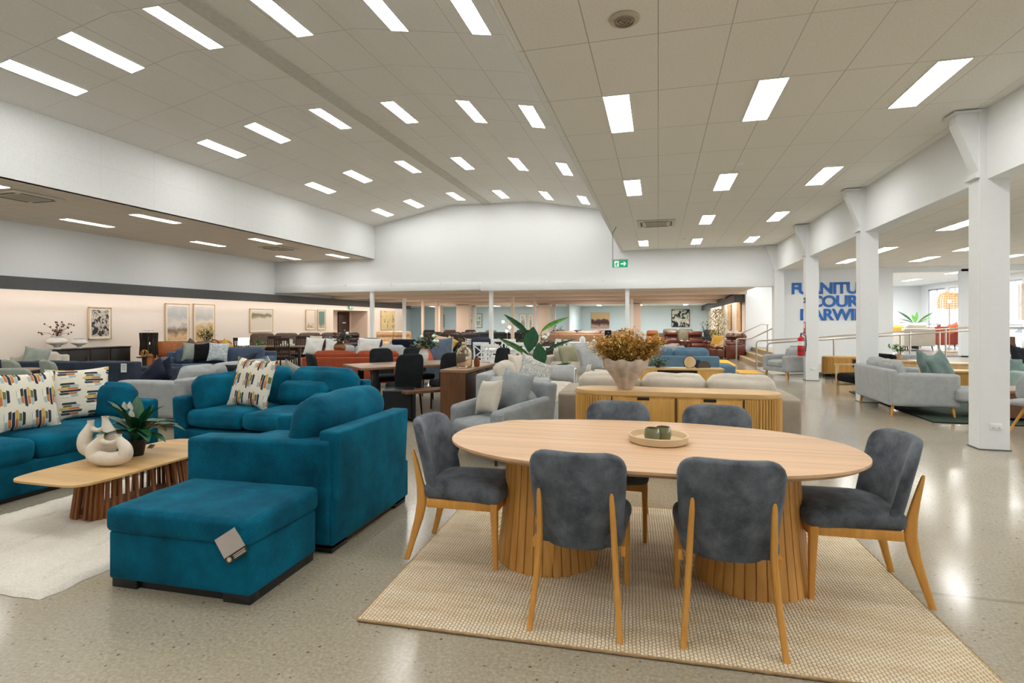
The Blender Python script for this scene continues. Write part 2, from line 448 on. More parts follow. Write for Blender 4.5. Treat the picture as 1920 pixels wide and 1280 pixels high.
# rear rooms beyond the beam
struct('ceiling',MB().bb(-15.9,3.45,YF+.25,31,2.76,2.84),CEIL_B)
for y,z in((23.6,2.62),(27.4,2.6),(31,2.5)):
    struct('trim_7',MB().bb(-15.8,3.45,y,y+.35,z,2.78),PINKW)
struct('ceiling',MB().bb(-20,3.6,31.3,42.1,2.66,2.74),tiles('rear_ceiling',srgb(205,210,208),.6,0,1.2,.1))
struct('wall_rear',MB().bb(-22,3.7,42,42.2,0,2.7),BLUEW)
struct('wall_rear_left',MB().bb(-20.1,-20,31,42,0,2.7),BLUEW)
struct('wall_rear_front',MB().bb(-20,-15.8,31.9,32.1,0,2.7),BLUEW)
for x0,x1 in((-11.8,-11.0),(-6.75,-6.1),(-1.5,-.95),(-13.0,-12.85)):
    struct('trim_8',MB().bb(x0,x1,31,31.5,0,2.55,.01),PINKW)
for x in(-11.0,-6.05):
    struct('trim_8',MB().bb(x,x+.22,31.6,31.8,0,2.6,.01),WALLM)
struct('wall_rear_divider',MB().bb(-5.9,-5.7,36,42,0,2.7),BLUEW)
# slim posts under the beam
posts=[(-11.03,YF+.1),(-6.06,YF+.1),(-1.05,YF+.1),(-13.1,27.5),(-11.9,27.5),(-11.0,31.2),(-7.1,27.5),(-6.9,31.2),(-1.35,27.5)]
posts=[(-11.03,YF+.1,WALLM),(-6.06,YF+.1,WALLM),(-1.05,YF+.1,WALLM),(-11.7,23.8,WALLM),(-12.4,27.5,PINKW),(-11.6,27.5,PINKW),(-6.35,23.8,PINKW),(-6.15,27.5,PINKW),(-1.25,27.5,WALLM)]
for x,y,mm in posts:
    mb=MB().tube([(x,y,0),(x,y,2.72)],.095,4)
    mb.bb(x-.13,x+.13,y-.13,y+.13,0,.02)
    struct('trim_9',mb,mm,smooth=0)
# right beam, columns with braces
struct('trim_10',MB().bb(3.72,3.92,-3,YF,3.17,4.08),WALLM)
for i,y in enumerate((-.2,3.7,7.6,11.5,15.4,19.3)):
    mb=MB().bb(3.64,3.94,y,y+.24,0,4.0,.008)
    p=[(3.66,3.22),(3.66,3.99),(3.42,3.99),(3.42,3.86)]
    mb.add([(a,y+.02,z) for a,z in p]+[(a,y+.20,z) for a,z in p],[(0,1,2,3),(7,6,5,4),(0,4,5,1),(1,5,6,2),(2,6,7,3),(3,7,4,0)])
    mb.bb(3.38,3.66,y-.02,y+.26,3.96,3.985); mb.bb(3.6,3.64,y-.01,y+.25,3.19,3.22)
    struct('trim_11',mb,WALLM,smooth=0)
    struct('trim_12',MB().bb(3.63,3.95,y-.012,y+.252,0,.012),DGREY)
struct('wall_far_pier',MB().bb(3.66,3.75,YF-.1,YF+.3,0,4.05),WALLM)
# sign wall and right showroom
struct('ceiling',MB().bb(3.9,12.1,-3,YF,3.2,3.28),tiles('right_ceiling_tiles',srgb(236,230,220),.6,.0,1.2,.1))
struct('wall_sign',MB().bb(3.72,7.07,YF,YF+.18,0,3.25),WALLM)
struct('wall_opening_header',MB().bb(7.07,12,YF,YF+.18,3.03,3.25),WALLM)
struct('wall_opening_pier',MB().bb(8.87,9.35,YF,YF+.18,0.4,3.1),WALLM)
struct('wall_right',MB().bb(12,12.15,-3,YF,0,.55),WALLM)
struct('wall_right_top',MB().bb(12,12.15,-3,YF,2.95,3.25),WALLM)
for k in range(6): struct('wall_right_pier',MB().bb(12,12.15,-3+4.35*k,-3+4.35*k+.75,.55,2.95),WALLM)
for k in range(5):  # unseen windows added to let daylight into the right showroom
    wd=thing('window_%d'%(k+5),None,None,(12.05,-.45+4.35*k,.55)); wd['kind']='structure'; mb=MB()
    for y in(-1.8,-.6,.57,1.75): mb.bb(-.03,.03,y,y+.05,0,2.4)
    mb.bb(-.03,.03,-1.8,1.8,0,.06); mb.bb(-.03,.03,-1.8,1.8,2.34,2.4); mb.build('window_frame',plain('silver_window_frame2',srgb(168,176,180),.4,.6),wd)
    MB().bb(-.004,.004,-1.8,1.8,.05,2.35).build('pane',glass('window_glass',(.95,.98,1),0,1),wd)
struct('baseboard_sign',MB().bb(3.95,7.07,YF-.02,YF,.0,.5),WALLM)
# raised showroom with street windows
struct('ceiling',MB().bb(3.6,12.2,YF+.18,30.2,3.2,3.28),plain('white_ceiling_paint',srgb(232,234,234),.8))
mez=plain('grey_vinyl_floor',srgb(150,148,142),.25)
struct('floor_raised',MB().bb(5.2,12.2,YF,30.2,0,.47),mez)
struct('floor_raised_stair_head',MB().bb(3.95,5.2,YF+.18,24,0,.47),mez)
struct('wall_raised_back',MB().bb(3.4,12.2,30,30.2,0,3.25),WALLM)
struct('wall_stair_back',MB().bb(3.45,5.2,24,24.15,0,3.25),WALLM)
struct('wall_stair_return',MB().bb(3.45,3.6,24.1,42,0,2.7),WARMW)
struct('trim_13',MB().bb(3.05,3.09,24.3,42,2.3,2.66),DGREY)
struct('trim_13',MB().bb(3.05,3.46,24.3,42,2.62,2.66),DGREY)
struct('trim_13',MB().bb(3.05,3.46,24.26,24.3,2.3,2.66),DGREY)
wins=[(22.5,24.2),(24.9,26.2),(26.5,27.4),(27.7,29.2)]
ys=[YF+.18]+[q for p in wins for q in p]+[30.05]
for i in range(0,len(ys),2): struct('wall_raised_right',MB().bb(12,12.15,ys[i],ys[i+1],.47,2.97),WALLM)
struct('wall_raised_right_top',MB().bb(12,12.15,YF+.18,30.05,2.97,3.25),WALLM)
FRM=plain('silver_window_frame',srgb(168,176,180),.4,.6); GL=glass('window_glass',(.95,.98,1),0,1)
for i,(a,b2) in enumerate(wins):
    wd=thing('window_%d'%(i+1),None,None,(12.05,(a+b2)/2,.47)); wd['kind']='structure'
    h=(b2-a)/2; mb=MB()
    for y in(-h,h-.05,-.025): mb.bb(-.03,.03,y,y+.05,0,2.5)
    mb.bb(-.03,.03,-h,h,0,.06); mb.bb(-.03,.03,-h,h,2.44,2.5); mb.bb(-.03,.03,-h,h,.9,.94)
    mb.build('window_frame',FRM,wd)
    MB().bb(-.004,.004,-h+.04,h-.04,.05,2.45).build('pane',GL,wd)
# ramp up to the raised floor, along the sign wall
mb=MB(); x0,x1,y0,y1=3.1,8.6,16.85,YF
mb.add([(x0,y0,0),(x1,y0,0),(x1,y0,.43),(x0,y1,0),(x1,y1,0),(x1,y1,.43)],[(0,1,2),(5,4,3),(0,2,5,3),(1,4,5,2),(0,3,4,1)])
mb.bb(8.6,12,16.85,YF,0,.43)
struct('floor_ramp',mb,plain('ramp_concrete',srgb(176,170,158),.35),smooth=0)
mb=MB(); mb.add([(3.3,16.84,0),(9.9,16.84,0),(9.9,16.84,.46),(8.6,16.84,.46),(3.3,16.84,.05)],[(0,1,2,3,4)])
# stairs
mb=MB()
for k in range(3): mb.bb(3.1+.28*k,3.1+.28*(k+1)+(.1 if k==2 else 0),19.55,24,0,.157*(k+1))
struct('trim_14',mb,plain('stair_concrete',srgb(146,130,104),.6),smooth=0)
NOS=plain('yellow_nosing',srgb(196,164,84),.6)
for k in range(3): struct('trim_15',MB().bb(3.1+.28*k,3.16+.28*k,19.56,23.98,.157*(k+1),.157*(k+1)+.006),NOS)
# outside: paved yard, fence and hedge seen faintly through the glass
tag(MB().bb(12.5,40,10,42,-.3,-.05).build('pavement',plain('pale_pavement',srgb(190,188,180),.8)),kind='structure')

# ------------------------------------------------------------------ ceiling lights
ordr=['nearest','second','third','farthest']; orc=['leftmost','second from the left','third from the left','fourth from the left','fifth from the left','rightmost']
FRW=plain('light_frame_white',srgb(228,228,224),.6)
def panel_master(l=1.2,wd=.29):
    r=thing('ceiling_light','x','ceiling light')
    mb=MB(); a,b_=wd/2,l/2
    for s in(-1,1): mb.bb(s*a-.006,s*a+.006,-b_,b_,-.012,.003); mb.bb(-a,a,s*b_-.006,s*b_+.006,-.012,.003)
    mb.build('frame',FRW,r,smooth=0); MB().bb(-a+.006,a-.006,-b_+.006,b_-.006,-.006,0).build('diffuser',LED,r,smooth=0)
    return r
PM=panel_master(); used=[0]
def lamp(x,y,z,label,group,ry=0):
    if not used[0]: used[0]=1; place(PM,(x,y,z),0,0,ry); PM['label']=label; PM['group']=group; return
    dup(PM,(x,y,z),0,label,group,0,ry)
def vz(x):
    for (a,b_),(c,d_) in zip(prof,prof[1:]):
        if x<=c: return b_+(d_-b_)*(x-a)/(c-a), math.degrees(math.atan2(d_-b_,c-a))
vx=[-9.77,-8.52,-6.91,-5.25,-3.65,-2.39]
for j,y in enumerate((6.7,10.5,14.32,18.12)):
    for i,x in enumerate(vx):
        z,a=vz(x); lamp(x,y,z-.004,'white LED panel in the vaulted ceiling, %s row, %s of six'%(ordr[j],orc[i]),'vaulted ceiling panels',-a)
for y in(2.9,-.9):
    for x in vx:
        z,a=vz(x); lamp(x,y,z-.004,'white LED panel in the vaulted ceiling above and behind the viewer','vaulted ceiling panels out of view',-a)
oc3=['left','middle','right']
for j,y in enumerate((6.69,10.41,14.11,17.83)):
    for i,x in enumerate((-.45,1.15,2.73)):
        if j==2 and i==0: continue
        lamp(x,y,3.996,'white LED panel in the flat white ceiling beside the columns, %s row, %s one'%(ordr[j],oc3[i]),'flat ceiling panels')
for y in(2.9,-.9):
    for x in(-.45,1.15,2.73): lamp(x,y,3.996,'white LED panel in the flat ceiling above and behind the viewer','flat ceiling panels out of view')
for j,y in enumerate((6.75,10.5,14.3,18.2)):
    for i,x in enumerate((-13.85,-11.7)):
        lamp(x,y,3.986,'white LED panel in the low ceiling over the left wall, %s row, %s one'%(ordr[j],['left','right'][i]),'low left ceiling panels')
for j,y in enumerate((7.3,11.2,14.75,17.1)):
    for i,x in enumerate((5.1,6.93,8.8)):
        lamp(x,y,3.196,'white LED panel in the right showroom ceiling, %s row, %s one'%(ordr[j],oc3[i]),'right showroom ceiling panels')
for j,y in enumerate((3.5,)):  # unseen panel row added to brighten the right showroom
    for x in(5.1,6.93,8.8): lamp(x,y,3.196,'white LED panel added to brighten the right showroom, out of view beside the viewer','right showroom panels added out of view')
for j,y in enumerate((22,25.5)):
    for i,x in enumerate((7.4,9.9)): lamp(x,y,3.196,'white LED panel over the raised showroom, %s row, %s one'%(ordr[j],['left','right'][i]),'raised showroom panels')
for j,y in enumerate((34.2,38.6)):
    for i,x in enumerate((-16.5,-11.5,-9,-4,-1.2,1.8)): lamp(x,y,2.655,'small bright panel in the farthest room, %s row, number %d from the left'%(ordr[j],i+1),'farthest room panels')
# warm strip lights tucked behind the charcoal pelmets (real LED strips)
def area(name,loc,sx,sy,pw,c,rot=(0,0,0)):
    l=bpy.data.lights.new(name,'AREA'); l.shape='RECTANGLE'; l.size=sx; l.size_y=sy; l.energy=pw; l.color=c
    o=bpy.data.objects.new(name,l); C.objects.link(o); o.location=loc; o.rotation_euler=rot; return o
for k in range(5):
    y=-3+3.5+7*k
    area('pelmet_strip_light',(-15.40,y,2.50),.06,7.0,22,(1,.88,.80))
for y in (28.5,36): area('pelmet_strip_light',(3.2,y,2.5),.06,6.2,22,(1,.88,.80))
for x in(-13,-8.5,-3.5,1): area('rear_downlight',(x,25.5,2.74),.5,.5,60,(1,.88,.78)); area('rear_downlight',(x,29.3,2.74),.5,.5,50,(1,.88,.78)); area('rear_downlight',(x,21.6,2.74),.5,.5,36,(1,.92,.84))

# ------------------------------------------------------------------ ceiling fittings
def cassette(loc,label):
    r=thing('ceiling_air_conditioner',label,'air conditioner',loc)
    MB().bb(-.46,.46,-.46,.46,-.035,.0,.012).build('fascia',plain('ac_cream',srgb(214,208,192),.6),r)
    mb=MB()
    for k in range(4):
        M=Matrix.Rotation(R(90*k),4,'Z'); mb.box((0,-.36,-.037),(.6,.05,.008),0,M)
    mb.build('air_slot',BLACKP,r)
    mb=MB().bb(-.26,.26,-.26,.26,-.045,-.035,.005)
    for k in range(9): mb.bb(-.24,.24,-.24+.06*k-.008,-.24+.06*k+.008,-.052,-.045)
    mb.build('grille',plain('ac_grille',srgb(188,182,166),.6),r)
    return r
cassette((-.05,14.27,4.0),'square air conditioner cassette in the flat ceiling near the far wall')
cassette((-12.15,7.95,3.99),'nearer air conditioner cassette in the low left ceiling')
cassette((-12.38,15.75,3.99),'farther air conditioner cassette in the low left ceiling')
r=thing('ceiling_diffuser','round ringed air diffuser in the flat ceiling at the top of the view','air diffuser',(-.27,4.59,4.0))
MB().lathe([(.001,-.005),(.125,-.005),(.12,-.018),(.1,-.02)],n=28).build('rim',plain('diffuser_cream',srgb(196,186,168),.6),r)
for k in range(3): MB().lathe([(.085-.028*k,-.018),(.08-.028*k,-.035),(.072-.028*k,-.035),(.07-.028*k,-.018)],n=24).build('ring',plain('diffuser_ring',srgb(150,138,120),.6),r)
for i,(x,y) in enumerate(((1.25,9.25),(-.32,11.3),(.75,17.2))):
    r=thing('smoke_detector',['small smoke detector between the light rows of the flat ceiling','small smoke detector near the left edge of the flat ceiling','tiny smoke detector close to the far wall ceiling line'][i],'smoke detector',(x,y,4.0))
    MB().lathe([(.001,-.03),(.035,-.03),(.05,-.015),(.052,0)],n=16).build('housing',WHITEP,r)

# ------------------------------------------------------------------ exit signs
GRN=emit('exit_green',(.0,.36,.16),.35,(0,.25,.10)); WHT=emit('exit_white',(.9,1,.94),.35)
def exit_sign(loc,rz,label,hang,s=1.0):
    r=thing('exit_sign',label,'exit sign',loc,rz)
    MB().bb(-.2*s,.2*s,-.02,.02,-.09*s,.09*s,.008).build('sign_body',GRN,r)
    MB().bb(-.21*s,.21*s,-.03,.03,.09*s,.12*s,.004).build('housing',plain('sign_grey',srgb(170,176,176),.5),r)
    MB().bb(-.145*s,-.03*s,-.024,-.02,-.075*s,.075*s).build('door_symbol',WHT,r)
    g=MB(); y=-.0255
    def st(a,b_,w_=.011):
        a=Vector((a[0]*s,y,a[1]*s)); b_=Vector((b_[0]*s,y,b_[1]*s)); d=(b_-a).normalized(); q=Vector((-d.z,0,d.x))*w_*s
        g.add([a-q,a+q,b_+q,b_-q],[(0,1,2,3)])
    st((-.085,.03),(-.095,-.01),.014); st((-.095,-.01),(-.07,-.035)); st((-.07,-.035),(-.085,-.065)); st((-.095,-.01),(-.11,-.035)); st((-.11,-.035),(-.135,-.04))
    st((-.085,.025),(-.06,.005),.008); st((-.06,.005),(-.045,.015),.008); st((-.09,.02),(-.115,.01),.008); st((-.115,.01),(-.125,-.01),.008)
    st((-.085,.042),(-.068,.042),.011)
    g.build('running_figure',GRN,r,smooth=0)
    g=MB(); st((.02,0),(.11,0),.016); g.add([(.085*s,y,.055*s),(.115*s,y,.055*s),(.16*s,y,0),(.13*s,y,0)],[(0,1,2,3)]); g.add([(.085*s,y,-.055*s),(.115*s,y,-.055*s),(.16*s,y,0),(.13*s,y,0)],[(0,1,2,3)])
    g.build('arrow',WHT,r,smooth=0)
    if hang:
        MB().tube([(-.15,0,.1),(-.19,0,.13),(-.19,0,hang-.16),(-.12,0,hang-.05),(-.1,0,hang)],.007,6).build('cable',BLACKP,r)
        MB().cyl((.0,0,.1),(.0,0,.13),.01).build('bracket',BLACKP,r)
exit_sign((-.97,14.6,3.02),0,'green illuminated exit sign hanging from the flat ceiling before the far wall',.98)
exit_sign((-15.74,25.75,2.28),90,'small green exit sign above the dark door in the left wall',0,1.0)

# ------------------------------------------------------------------ wall lettering
def lettering(txt,x,z,size,mat,name,label):
    cu=bpy.data.curves.new(name,'FONT'); cu.body=txt; cu.size=size; cu.extrude=.015; cu.offset=.013*size/.46; cu.space_character=.93
    q=bpy.data.objects.new(name,cu); C.objects.link(q); cu.materials.append(mat)
    me=bpy.data.meshes.new_from_object(q.evaluated_get(bpy.context.evaluated_depsgraph_get()))
    bpy.data.objects.remove(q); bpy.data.curves.remove(cu)
    if not me.materials: me.materials.append(mat)
    o=bpy.data.objects.new(name,me); C.objects.link(o); o.location=(x,YF-.02,z); o.rotation_euler=(R(90),0,0)
    return tag(o,label,'lettering',"letters of the shop's name")
SBL=plain('sign_blue',srgb(20,98,180),.5)
lettering('FURNITURE',4.17,2.405,.50,SBL,'wall_lettering','top row of blue capital letters on the white sign wall')
lettering('COURT',4.74,1.985,.50,SBL,'wall_lettering','middle row of blue capital letters on the white sign wall')
lettering('DARWIN',4.425,1.56,.50,SBL,'wall_lettering','bottom row of blue capital letters on the white sign wall')

# ------------------------------------------------------------------ handrails
def rail(label,paths,pst,mat=STEEL,rr=.024):
    r=thing('handrail',label,'handrail',(0,0,0))
    for p in paths: MB().tube(p,rr,10).build('rail',mat,r)
    for (x,y,z0,z1) in pst: MB().tube([(x,y,z0),(x,y,z1)],rr*.95,10).build('post',mat,r); 
    return r
def arc(x,y,z,s=1):  # bend from vertical post into rail going +x
    return [(x,y,z-.12),(x+.01,y,z-.05),(x+.045,y,z-.012),(x+.11,y,z)]
def rz_(x): return max(0,(x-3.1)*.43/5.5) if x<8.6 else .43
for y,lb in((18.65,'steel ramp handrail nearest the sign wall'),(16.9,'steel ramp handrail on the open floor side')):
    pts=[(3.0,y,0)]+arc(3.0,y,.9)+[(8.6,y,.43+.9),(11.9,y,.43+.9)]
    rail(lb,[pts],[(x,y,rz_(x),rz_(x)+.9) for x in (4.7,6.3,7.2,8.1,9.2,10.4)])
for y,lb in((23.3,'steel stair handrail by the stairs back wall'),(19.75,'steel stair handrail at the near side of the stairs')):
    rail(lb,[[(2.55,y,0)]+arc(2.55,y,.93)+[(2.98,y,.93),(3.9,y,1.40),(4.2,y,1.40)]],[(4.15,y,.47,1.40)])
# ------------------------------------------------------------------ tactile mats
YEL=plain('yellow_tactile_rubber',srgb(232,176,44),.6)
def tact(x0,x1,y0,y1,label):
    r=thing('tactile_mat',label,'floor mat',((x0+x1)/2,(y0+y1)/2,0))
    a,b_=(x1-x0)/2,(y1-y0)/2
    mb=MB().bb(-a,a,-b_,b_,0,.008)
    mb.build('base',YEL,r)
    mb=MB()
    for i in range(int(a*2/.12)):
        for j in range(int(b_*2/.12)): mb.lathe([(.02,.008),(.012,.013)],(-a+.06+.12*i,-b_+.06+.12*j,0),5)
    mb.build('studs',YEL,r)
tact(2.0,2.6,19.7,22.8,'yellow tactile floor mat in front of the stairs')
tact(2.3,2.9,17.0,18.2,'yellow tactile floor mat at the foot of the ramp')
# ------------------------------------------------------------------ power outlets, extinguisher
def outlet(loc,rz,label):
    r=thing('power_outlet',label,'power outlet',loc,rz)
    MB().bb(-.06,.06,-.012,0,-.037,.037,.004).build('plate',WHITEP,r)
    mb=MB()
    for s in(-.028,.028):
        mb.bb(s-.008,s-.004,-.014,-.011,-.022,-.01); mb.bb(s+.004,s+.008,-.014,-.011,-.022,-.01); 
    mb.build('pin_slots',DGREY,r)
    for s in(-.03,.03): MB().bb(s-.008,s+.008,-.017,-.011,.012,.024,.002).build('switch',WHITEP,r)
[area('rear_room_fill',(x_,37.5,2.6),.6,.6,110,(.95,.98,1)) for x_ in(-14,-9,-3,0.8)]  # added fill lamps without fixtures, brighten the farthest room
[area('raised_room_fill',(x_,y_,3.17),.3,1.2,60,(1,1,1)) for x_ in(7.5,10) for y_ in(22.9,27.2)]  # added fill lamps without fixtures, brighten the raised showroom
area('stair_fill',(4.6,21.8,3.15),.3,1.2,30,(1,.98,.95))  # added fill lamp without fixture, brightens the stair alcove
outlet((3.80,7.6,.28),0,'white power outlet low on the nearest column')
outlet((3.80,15.4,.30),0,'white power outlet low on the farthest visible column')
REDP=plain('fire_red_paint',srgb(190,22,28),.3)
r=thing('fire_extinguisher','red fire extinguisher hanging on the third column','fire extinguisher',(3.54,15.45,.62))
MB().lathe([(.02,0),(.078,.005),(.082,.03),(.082,.42),(.07,.47),(.03,.5),(.025,.54)],n=20).build('cylinder',REDP,r)
MB().lathe([(.0835,.27),(.0835,.38)],n=20).build('label_band',PAPER,r); MB().lathe([(.0833,.1),(.0833,.19)],n=20).build('label_band',plain('label_dark_red',srgb(140,20,24),.4),r)
mb=MB().cyl((0,0,.54),(0,0,.58),.016).tube([(-.01,0,.58),(.05,-.03,.6),(.1,-.06,.57)],.008,6); mb.build('valve_handle',BLACKP,r)
MB().tube([(.02,-.01,.57),(.1,-.05,.52),(.11,-.06,.3),(.095,-.05,.12)],.011,8).build('hose',BLACKP,r)
r=thing('extinguisher_sign','narrow red and white fire sign on the side of the third column','sign',(3.636,15.5,1.2))
MB().bb(-.006,0,-.09,.09,0,.3).build('sign_plate',REDP,r); MB().bb(-.008,-.006,-.06,.06,.14,.26).build('pictogram',PAPER,r)
r=thing('wall_plaque','dark square plaque high on the side of the third column','sign',(3.636,15.5,1.98))
MB().bb(-.008,0,-.08,.08,0,.14).build('plate',NAVYL,r)
MB().bb(-.01,-.008,-.05,.05,.05,.09).build('plate_mark',PAPER,r)
# ------------------------------------------------------------------ generators
def corner_round(w,h,ra_t,ra_b=0):
    """warp for an upright soft box: rounds the top (and bottom) corners in the x-z plane"""
    def f(v):
        x,z=v.x/(w/2),v.z/(h/2)
        for top,ra in((1,ra_t),(-1,ra_b)):
            if ra<=0: continue
            rx,rz=ra/(w/2),ra/(h/2); X,Z=abs(x),z*top
            if X>1-rx and Z>1-rz:
                p=min(1.1,(X-(1-rx))/rx); q=min(1.1,(Z-(1-rz))/rz)
                p2=p*math.sqrt(max(0,1-q*q/2)); q2=q*math.sqrt(max(0,1-p*p/2))
                X=1-rx+rx*p2; Z=1-rz+rz*q2
                x=math.copysign(X,x); z=Z*top
        return Vector((x*w/2,v.y,z*h/2))
    return f
def tag_card(parent,loc,rz=0,s=(.07,.1),rx=0,mat=None,name='price_tag'):
    mb=MB().box((0,0,0),(s[0],.004,s[1]),0,Matrix.Translation(loc)@Matrix.Rotation(R(rz),4,'Z')@Matrix.Rotation(R(rx),4,'X'))
    o=mb.build(name,mat or PAPER,parent,'white hanging price tag',smooth=0)
    M=Matrix.Translation(loc)@Matrix.Rotation(R(rz),4,'Z')@Matrix.Rotation(R(rx),4,'X'); mb=MB()
    for k in range(3): mb.box((0,-.0026,s[1]*(.25-.2*k)),(s[0]*(.6 if k else .75),.001,s[1]*.05),0,M)
    mb.build('printed_lines',DGREY,o,smooth=0); return o
def sofa(label,loc,rz,W,D,mat,sz=.44,bz=.74,az=.62,aw=.2,nb=2,ns=2,leg='wood',lh=.12,arms=(1,1),ct=.9,bt=.2,cat='sofa',name='sofa',
         roll=False,legm=None,tilt=10,lean=0,cushm=None,group=None,arm_slope=0,front=0,puff=.05,wr=.006,sd=1,pad=0):
    r=thing(name,label,cat,loc,rz,group); cm=cushm or mat
    f,bk=-D/2,D/2
    MB().soft((0,.0,(lh+sz-.15)/2),(W-.02,D-.04,sz-.15-lh),.02).build('base',mat,r)
    def bw(v):
        return Vector((v.x,v.y+lean*(v.z+.35),v.z))
    MB().soft((0,bk-bt/2,(lh+bz)/2),(W-(0 if roll else .01),bt,bz-lh),.035,fn=bw,n=6).build('backrest',mat,r)
    for s,on in zip((-1,1),arms):
        if not on: continue
        cx=s*(W/2-aw/2); mb=MB()
        if roll:
            mb.soft((cx,f+D/2-.03,(lh+az-.1)/2),(aw*.75,D-.08,az-.1-lh),.02)
            mb.tube([(cx,f+.0,az-.09),(cx,f+.03,az-.09),(cx,bk-.14,az-.09)],[aw*.5,aw*.56,aw*.56],20)
        else:
            def aws(v): 
                t=(v.y+D/2)/D
                return Vector((v.x+s*pad*(v.z),v.y,v.z+(arm_slope*(t-.0) if v.z>0 else 0)))
            mb.soft((cx,f+(D-.02)/2,(lh+az)/2),(aw,D-.02,az-lh),.045,(.0,.0,.012),n=6,fn=aws)
        a=mb.build('arm',mat,r)
        if roll: MB().tube([(cx-aw*.4,f-.012,lh+.02),(cx-aw*.4,f-.012,az-.2),(cx-aw*.5,f-.012,az-.09),(cx-aw*.3,f-.012,az+.01),(cx,f-.012,az+.02),(cx+aw*.3,f-.012,az+.01),(cx+aw*.5,f-.012,az-.09),(cx+aw*.4,f-.012,az-.2),(cx+aw*.4,f-.012,lh+.02)],.012,6).build('piping',WHITEF,a)
    iw=W-aw*(arms[0]+arms[1])-.01; ox=(arms[0]-arms[1])*aw/2
    for i in range(ns):
        w=iw/ns; cx=ox-iw/2+w*(i+.5)
        MB().soft((cx,f+(D-bt)/2-front/2+.0,sz-.075),(w-.008,D-bt+front-.01,.16),.05,(0,.01,puff*.7),n=7,wr=wr,seed=sd+i).build('seat_cushion',cm,r)
    for i in range(nb):
        w=iw/nb; cx=ox-iw/2+w*(i+.5); h=ct-sz
        M=Matrix.Translation((cx,bk-bt-.07,sz+h/2-.005))@Matrix.Rotation(R(-tilt),4,'X')
        MB().soft((0,0,0),(w-.01,.17,h),.075,(.01,puff,.015),n=7,M=M,wr=wr*1.6,seed=sd*3+i+5,fn=corner_round(w-.01,h,.1,.0)).build('back_cushion',cm,r)
    lm=legm or BEECH
    if leg:
        for sx in(-1,1):
            for sy in(-1,1):
                x=sx*(W/2-.09); y=sy*(D/2-.09)
                mb=MB()
                if leg=='wood': mb.tube([(x+sx*.03,y+sy*.03,0),(x,y,lh+.03)],[.014,.028],10)
                else: mb.box((x,y,lh/2),(.09,.09,lh),.004)
                mb.build('leg',lm if leg=='wood' else BLACKP,r)
    return r
def cushion(label,loc,rz,rx,s,mat,t=.13,ry=0,group=None,pipe=None,name='throw_cushion',seed=1):
    """square scatter cushion standing in its local x-z plane, base at loc"""
    w,h=s if isinstance(s,tuple) else (s,s)
    n=12; vs=[];fs=[]
    def P(a,b_,side):
        k=(1-a**4)*(1-b_**4)
        th=t/2*max(0,(1-a*a)*(1-b_*b_))**.42
        pin=1-.10*(1-b_*b_)*(abs(a)**3); pin2=1-.10*(1-a*a)*(abs(b_)**3)
        q=noise.noise(Vector((a*2+seed,b_*2,seed*2.3)))*.02*k
        return Vector((a*w/2*pin,side*th+q,h/2+b_*h/2*pin2))
    for side in(-1,1):
        for i in range(n+1):
            for j in range(n+1): vs.append(P(2*i/n-1,2*j/n-1,side))
    o=(n+1)**2
    for i in range(n):
        for j in range(n):
            a=i*(n+1)+j; f=(a,a+n+1,a+n+2,a+1); fs.append(f); fs.append(tuple(reversed([q+o for q in f])))
    mb=MB(); mb.add(vs,fs); bmesh.ops.remove_doubles(mb.bm,verts=mb.bm.verts,dist=.0008)
    ob=mb.build(name,mat,None,smooth=80); tag(ob,label,'cushion',group)
    place(ob,loc,rz,rx,ry)
    if pipe:
        e=[P(c,-1,1) for c in [i/5-1 for i in range(11)]]+[P(1,c,1) for c in [i/5-1 for i in range(1,11)]]+[P(-c,1,1) for c in [i/5-1 for i in range(1,11)]]+[P(-1,-c,1) for c in [i/5-1 for i in range(1,11)]]
        MB().tube(e,.007,5).build('piping',pipe,ob)
    return ob

# ------------------------------------------------------------------ jute rug and dining setting
m,t,b=nt('jute_weave'); b.inputs['Roughness'].default_value=.95; b.inputs['Specular IOR Level'].default_value=.1
v=coord(t); nw=N(t,'ShaderNodeTexNoise',Scale=16.,Detail=2.); L(t,v,nw.inputs['Vector'])
ad=N(t,'ShaderNodeMixRGB'); ad.inputs[0].default_value=.012; L(t,v,ad.inputs[1]); L(t,nw.outputs['Color'],ad.inputs[2])
s=N(t,'ShaderNodeSeparateXYZ'); L(t,ad.outputs[0],s.inputs[0])
u=mathn(t,'DIVIDE',s.outputs[0],.0175); fl_=mathn(t,'FLOOR',u)
vv=mathn(t,'ADD',mathn(t,'DIVIDE',s.outputs[1],.024),mathn(t,'MULTIPLY',fl_,.5))
su=mathn(t,'ABSOLUTE',mathn(t,'SINE',mathn(t,'MULTIPLY',u,math.pi))); sv=mathn(t,'ABSOLUTE',mathn(t,'SINE',mathn(t,'MULTIPLY',vv,math.pi)))
hh=mathn(t,'MULTIPLY',mathn(t,'POWER',su,.6),mathn(t,'POWER',sv,.45))
n5=N(t,'ShaderNodeTexNoise',Scale=3.,Detail=5.,Roughness=.7); L(t,coord(t,(.5,3,1)),n5.inputs['Vector'])
lightc=ramp(t,n5.outputs[0],[(.3,srgb(220,200,164)),(.5,srgb(234,219,190)),(.7,srgb(242,232,210))])
L(t,mix(t,ramp(t,hh,[(.15,(0,0,0)),(.6,(1,1,1))]),srgb(176,148,110),lightc),b.inputs['Base Color'])
bump(t,b,hh,.9,.008); JUTE=m
rug=thing('jute_rug','woven natural jute rug under the oval dining table','rug',(-.08,3.50,0),2.6)
MB().bb(-1.42,1.42,-1.0,1.0,.001,.016,.006).build('woven_field',JUTE,rug)
mb=MB()
e=[(-1.42,-1.0),(1.42,-1.0),(1.42,1.0),(-1.42,1.0),(-1.42,-1.0)]
